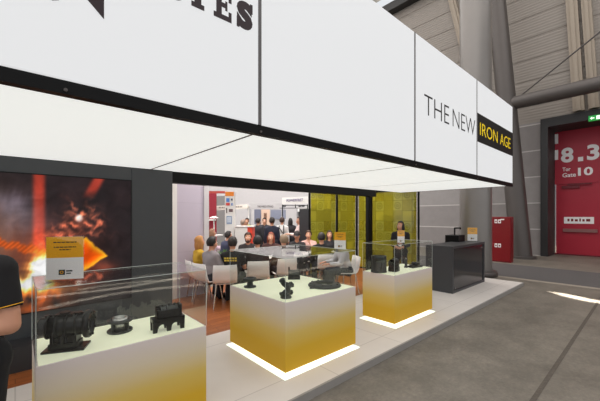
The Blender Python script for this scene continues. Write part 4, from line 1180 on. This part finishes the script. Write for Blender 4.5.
seated(329.5, 8.75, DEG(225), 'person with long dark hair facing the camera, left of the middle info stand', 'white shell chair under the person with long dark hair', top=(34, 32, 36), bottom=(30, 30, 36), hair=(40, 24, 20), hair_kind='long')
seated(347, 6.85, DEG(152), 'person in a light grey jumper leaning forward behind the middle info stand', 'white shell chair under the person in the light grey jumper', top=(186, 184, 188), bottom=(40, 42, 52), hair=(32, 26, 24), lean=.25)
table(3.02, 5.55, 4.42, 6.1, 'white meeting table at the left, before the person in black with yellow letters')
table(4.5, 5.5, 6.2, 6.05, 'white meeting table at the right, in front of the person in the pale pink shirt')
# things on the tables
def bottle(x, y, lab, rgb, cap_rgb=(230, 230, 230), h=.24):
    t = thing('drink_bottle', lab, 'bottle', (x, y, PZ+.745), 0, 'drinks on the meeting tables')
    mb = MB(); mb.lathe([(0, 0), (.033, 0), (.035, .01), (.035, h*.6), (.014, h*.82), (.014, h*.92), (0, h*.92)], n=20); mb.build('bottle_body', cmat('pet_%d_%d_%d' % rgb, rgb, .2), t)
    mb = MB(); mb.cyl((0, 0, h*.92), (0, 0, h), .017, n=16); mb.build('cap', cmat('cap_%d_%d_%d' % cap_rgb, cap_rgb, .4), t)
bottle(3.92, 5.85, 'pale bottle on the left meeting table behind the dark haired person', (214, 214, 216))
bottle(4.08, 5.75, 'clear white bottle on the left meeting table, right of the pale one', (232, 230, 228), h=.22)
t = thing('table_plant', 'small green plant between the grey and black dressed visitors', 'plant', (3.2, 5.9, PZ+.745))
mb = MB(); mb.lathe([(0, 0), (.04, 0), (.055, .09), (.048, .09), (0, .08)], n=20); mb.build('pot', M_['white'], t)
mb = MB(); random.seed(2)
for k in range(46):
    a_ = random.uniform(0, 2*PI); tl_ = random.uniform(.1, 1.0); l = random.uniform(.1, .2)
    d_ = Vector((math.cos(a_)*math.sin(tl_), math.sin(a_)*math.sin(tl_), math.cos(tl_))); s_ = d_.cross(Vector((0, 0, 1))).normalized()*.016
    b0 = Vector((0, 0, .08)); m_ = b0+d_*l*.6
    mb.add([b0, m_-s_, b0+d_*l-Vector((0, 0, .02)), m_+s_], [(0, 1, 2, 3)], 0, False)
mb.build('foliage', cmat('leaf_green', (84, 122, 52), .6, noise=.3), t)

# standing host behind the farthest case
def badge(root, h, chest, sh, hip):
    mb = MB(); mb.tube([(-.05, -.1, sh.z+.02), (0, -.145, chest.z-.08), (.05, -.1, sh.z+.02)], .004, 6); ld = mb.build('lanyard', M_['white'], root)
    mb = MB(); mb.box((-.035, -.155, chest.z-.19), (.035, -.148, chest.z-.08)); mb.build('badge', M_['print'], ld)
    mb = MB(); mb.box((-.04, -.136, chest.z-.05), (.04, -.128, sh.z-.03)); mb.build('blouse', M_['white'], root)
p = at(400.5, 7.5)
person('woman in a black jacket with a white badge standing behind the farthest display case', (p.x, p.y, PZ), DEG(205), s=.875, top=(22, 20, 24), bottom=(20, 20, 24), hair=(22, 16, 16), hair_kind='long', topname='jacket', extras=badge,
       armL=((.04, -.06, -.27), (-.08, -.26, -.3)), armR=((-.04, -.06, -.27), (.08, -.26, -.3)), headyaw=-.5)

# ------------------------------------------------------------------ the fair beyond the passage
BR = TH-PI/2
def bg(name, lab, cat, x, d, z=0.0, group=None, rz=None): 
    p = at(x, d, z); return thing(name, lab, cat, p, BR if rz is None else rz, group)
def px(d, n): return n*d/FPX
def zz(y, d): return CAMZ+(YH-y)*d/FPX
# red booth wall and its header at the left of the passage
d = 11.5
t = bg('red_booth_wall', 'dark red booth wall far back beside the lilac wall', 'booth wall', 208, d+1.0)
mb = MB(); w = px(d+1, 8); mb.box((-w, 0, 0), (w, .1, zz(191.5, d+1))); mb.build('panel', cmat('booth_crimson', (140, 26, 44), .6), t)
for sz in (1.0, 1.55):
    mb = MB(); mb.box((-w, -.08, sz), (w, 0, sz+.06)); mb.build('shelf', M_['white'], t)
t = bg('booth_header', 'thin coral red header bar running to the white picture pylon', 'header', 216, 9.9, zz(193.2, 9.9))
mb = MB(); mb.box((-px(9.9, 11), 0, 0), (px(9.9, 9), .08, px(9.9, 2.2))); mb.build('bar', cmat('coral_red', (206, 84, 74), .6), t)
mb = MB(); mb.cyl((-px(9.9, 10), .04, -zz(193.2, 9.9)), (-px(9.9, 10), .04, 0.01), .02, n=10); mb.build('stand_leg', M_['white'], t)
# picture pylon
d = 9.8
t = bg('picture_pylon', 'tall white pylon with an orange top and small blue and grey pictures', 'pylon', 229.5, d)
w = px(d, 4.6); zt_ = zz(191.5, d)
mb = MB(); mb.box((-w, 0, 0), (w, .2, zt_)); mb.build('panel', M_['white'], t)
def tile(x0, y0, x1, y1, rgb, nm='picture'):
    mb = MB(); mb.box((px(d, x0-229.5), -.012, zz(y1, d)), (px(d, x1-229.5), 0.0, zz(y0, d))); mb.build(nm, cmat('tile_%d_%d_%d' % rgb, rgb, .6), t)
tile(225.2, 191.8, 233.8, 196, (232, 134, 44), 'orange_cap')
tile(226.3, 198.2, 229.6, 202, (84, 130, 196)); tile(231, 198.6, 232.8, 200.6, (60, 70, 90)); tile(226, 202.8, 229.8, 205.4, (206, 70, 64)); tile(231.2, 203, 232.8, 205.6, (120, 150, 200))
tile(226.2, 208, 227.2, 213, (90, 80, 76)); tile(229, 209, 232.8, 212, (110, 90, 90)); tile(226.6, 216, 232, 224, (140, 158, 184)); tile(227.2, 217, 231.2, 222.5, (206, 214, 226)); 
# white counter with red end, stool lamps
d = 9.6
t = bg('white_counter', 'white booth counter with a red right end, beyond the passage', 'counter', 244.5, d)
mb = MB(); mb.box((-px(d, 9.5), 0, 0), (px(d, 3), .5, zz(227, d))); mb.build('body', M_['white'], t)
mb = MB(); mb.box((px(d, 3), -.01, 0), (px(d, 8), .5, zz(227.5, d))); mb.build('red_end', cmat('counter_red', (214, 62, 40), .5), t)
mb = MB(); mb.box((-px(d, 10), -.03, zz(227, d)), (px(d, 8.5), .53, zz(226.2, d))); mb.build('worktop', M_['white'], t)
t = bg('bar_table', 'small white round bar table in front of the dark red booth wall', 'table', 214, 11.0)
mb = MB(); mb.cyl((0, 0, 1.72), (0, 0, 1.66), .05, .17, 20); mb.build('lamp_shade', M_['white'], t)
mb = MB(); mb.cyl((0, 0, .0), (0, 0, 1.7), .02, n=10); mb.build('stem', M_['white'], t)
mb = MB(); mb.cyl((0, 0, 1.05), (0, 0, 1.08), .3, n=24); mb.build('top', M_['white'], t)
mb = MB(); mb.cyl((0, 0, 0), (0, 0, .02), .22, n=24); mb.build('foot', M_['white'], t)
# long cream sign on posts
d = 13.0
t = bg('name_board', 'long cream name board with pointed ends on two posts, behind the picture pylon', 'sign', 231, d)
x0, x1 = px(d, 213-231), px(d, 249-231)
mb = MB(); tilt = .012
za, zb2 = zz(210.3, d), zz(206.0, d)
up = px(d, 1.6)
mb.prism([(x0, (za+zb2)/2), (x0+.12, za), (x1-.08, za+up), (x1, (za+zb2)/2+up), (x1-.08, zb2+up), (x0+.12, zb2)], -.05, .05, 0, lambda x, y, h: (x, h, y)); b0 = mb.build('board', cmat('cream_board', (226, 218, 208), .6), t)
for xx in (x0+.06, x1-.03):
    mb = MB(); mb.cyl((xx, .08, 0), (xx, .08, zb2), .025, n=10); mb.build('post', M_['white'], t)
mb = MB(); random.seed(4); x = x0+.25
while x < x1-.25:
    w = random.uniform(.03, .07); zq = za+.07+(x-x0)/(x1-x0)*up
    if not -.18 < x < .15: mb.box((x, -.056, zq), (x+w, -.05, zq+.065))
    x += w+.025
mb.build('board_print', cmat('grey_print', (128, 116, 112)), b0)
# grey booth
d = 15.0
t = bg('grey_booth', 'grey fair booth with a dark lettered fascia and blue wall panels, centre of the passage', 'booth', 267, d)
f0, f1 = px(d, 249.5-267), px(d, 283-267)
mb = MB(); mb.box((f0, -.1, zz(209, d)), (f1, .0, zz(203.5, d))); fa = mb.build('fascia', cmat('fascia_grey', (166, 162, 162), .6), t)
mb = MB(); letters(mb, 'THE WELD STAND', lambda x, y, h: (px(d, -9.5)+x, -.1-h, zz(207.6, d)+y), px(d, 16), px(d, 2.0), .006, 0.02)
mb.build('fascia_print', cmat('dark_print', (60, 54, 54)), fa)
mb = MB(); mb.box((f0, 2.0, 0), (f1, 2.1, zz(203.5, d))); mb.build('wall_panel', cmat('booth_grey', (150, 148, 150), .6), t)
for fx in (f0, f1-.08):
    mb = MB(); mb.box((fx, -.1, 0), (fx+.08, 0, zz(209, d))); mb.build('post', M_['c_booth_grey'], t)
for nm, a0, a1, y0, y1, rgb in (('poster', 250.5, 257, 209.5, 224, (96, 98, 116)), ('poster', 257.5, 266, 209.5, 226, (196, 166, 146)), ('poster', 260, 263, 213, 226, (134, 92, 70)), ('poster', 267, 282, 210, 219, (112, 116, 132))):
    q = (d+2)/d; mb = MB(); mb.box((px(d, a0-267)*q, 1.96, zz(y1, d+2)), (px(d, a1-267)*q, 2.0, zz(y0, d+2))); mb.build(nm, cmat('poster_%d_%d_%d' % rgb, rgb, .6), t)
# white sign
d = 13.0
t = bg('white_sign', 'white sign with violet letters on a thin frame at the right of the passage', 'sign', 295, d)
g0, g1 = px(d, 282-295), px(d, 308-295)
mb = MB(); up = px(d, 1.2)
mb.prism([(g0, zz(204.5, d)), (g1, zz(204.5, d)+up*.8), (g1, zz(197.6, d)+up), (g0, zz(197.6, d))], -.04, .04, 0, lambda x, y, h: (x, h, y)); b0 = mb.build('board', M_['white'], t)
mb = MB(); letters(mb, 'POWERFIRST', lambda x, y, h: (px(d, 286.5-295)+x, -.041-h, zz(202, d)+y+x*.05), px(d, 16.5), px(d, 2.7), .006, 0.02)
mb.build('board_print', cmat('violet_print', (104, 92, 128)), b0)
mb = MB(); mb.box((g0, -.02, zz(205.8, d)), (g1, .02, zz(205.1, d))); mb.box((g0-.1, -.02, zz(208.4, d)), (g1, .02, zz(207.8, d)))
for xx in (g0, g1-.04, 0): mb.box((xx, -.02, zz(208.4, d)), (xx+.04, .02, zz(204.5, d)))
for xx in (g0+.1, .2, g1-.2): mb.box((xx-.06, -.05, zz(206.8, d)), (xx+.06, .02, zz(205.2, d)))
for xx in (g0, g1-.04): mb.box((xx, -.02, 0), (xx+.04, .02, zz(204.5, d)))
mb.build('frame', M_['blackmatt'], t)
t = bg('display_screen', 'dark screen on a pale stand behind the person in the pinkish shirt', 'screen', 303.5, 14.0)
mb = MB(); mb.box((-px(14, 5), 0, zz(216.6, 14)), (px(14, 6), .06, zz(212, 14))); mb.build('screen', M_['gloss'], t)
mb = MB(); mb.box((-px(14, 6), -.02, zz(211.6, 14)), (px(14, 6), .08, zz(207.5, 14))); mb.build('header', M_['white'], t)
mb = MB(); mb.box((-.3, .06, 0), (.3, .12, zz(208, 14))); mb.build('stand', cmat('booth_grey', (150, 148, 150)), t)
t = bg('dividing_wall', 'tall pale grey dividing wall far behind the booths', 'wall', 258, 20.0)
mb = MB(); mb.box((-5, 0, 0), (4.6, .15, zz(172, 20))); mb.build('panel', cmat('divider_grey', (184, 180, 180), .7), t)
mb = MB(); mb.box((-4.2, -.03, 0), (-1.5, 0, zz(196, 20))); mb.build('dark_panel', cmat('divider_dark', (122, 118, 116), .7), t)

# visitors in the aisle
def stander(x, d, phi, lab, **k):
    p = at(x, d)
    k.setdefault('s', .94)
    person(lab, (p.x, p.y, 0), phi, voxel=.028, group='visitors in the aisle beyond the passage', **k)
stander(237, 10.6, DEG(-20), 'person in a white and pale blue shirt leaning over beside the pylon', top=(206, 212, 222), bottom=(84, 100, 130), hair=(150, 130, 116), lean=.35)
stander(247, 12.6, DEG(225), 'person in a yellow green top behind the white counter', top=(150, 156, 70), bottom=(40, 40, 46), hair=(50, 34, 30))
stander(258, 11.6, DEG(20), 'tall person in dark grey left of the group in the aisle', top=(44, 42, 48), bottom=(34, 34, 40), hair=(36, 26, 24))
stander(264.5, 12.8, DEG(228), 'person in dark clothes facing the camera inside the aisle group', top=(40, 36, 42), bottom=(34, 34, 40), hair=(50, 34, 28))
stander(272, 10.2, DEG(52), 'broad person in a navy shirt seen from behind in the aisle', top=(32, 36, 54), bottom=(40, 42, 52), hair=(40, 30, 26), s=.96)
def straps(root, h, chest, sh, hip):
    mb = MB()
    for sg in (-1, 1): mb.tube([(sg*.1, .125, chest.z-.16), (sg*.09, .135, chest.z), (sg*.08, .1, sh.z+.06)], .016, 8)
    mb.tube([(-.1, .125, chest.z-.16), (.08, .12, sh.z-.02)], .014, 8)
    mb.build('strap', M_['blackmatt'], root)
stander(282, 11.2, DEG(40), 'person in a white shirt with dark straps right of the navy shirt', top=(226, 222, 220), bottom=(44, 44, 54), hair=(66, 46, 38), extras=straps, s=.96)
stander(290.5, 12.5, DEG(60), 'person with long black hair seen from behind in the aisle', top=(40, 36, 40), bottom=(34, 34, 40), hair=(22, 18, 18), hair_kind='long')
stander(299.5, 10.6, DEG(150), 'person in a pale pinkish shirt in profile at the right of the aisle', top=(228, 204, 198), bottom=(30, 30, 36), hair=(60, 36, 28), s=.97,
        armL=((.02, -.12, -.25), (-.02, -.36, -.22)), armR=((-.02, -.12, -.25), (.02, -.36, -.22)))
def bg_seat(x, d, phi, lab, stl, **k):
    p = at(x, d)
    person(lab, (p.x, p.y, 0), phi, seat=True, voxel=.028, group='visitors seated beyond the passage', **k)
    t = thing('stool', stl, 'stool', (p.x, p.y, 0))
    mb = MB(); mb.cyl((0, 0, .36), (0, 0, .4), .2, n=24); mb.build('seat', M_['white'], t)
    for q in range(4):
        a_ = q*PI/2+.78; mb = MB(); mb.cyl((.14*math.cos(a_), .14*math.sin(a_), .37), (.19*math.cos(a_), .19*math.sin(a_), 0), .014, n=8); mb.build('leg', M_['chrome'], t)
bg_seat(222, 9.0, DEG(0), 'person in a navy jacket bending forward left of the pylon', 'stool under the person in the navy jacket', top=(56, 58, 82), bottom=(40, 42, 52), hair=(40, 32, 30), lean=.3)
bg_seat(212, 10.2, DEG(-20), 'person in a pink and lilac top near the dark red booth wall', 'stool under the person in the pink top', top=(214, 186, 200), bottom=(120, 110, 120), hair=(150, 110, 84), hair_kind='long')
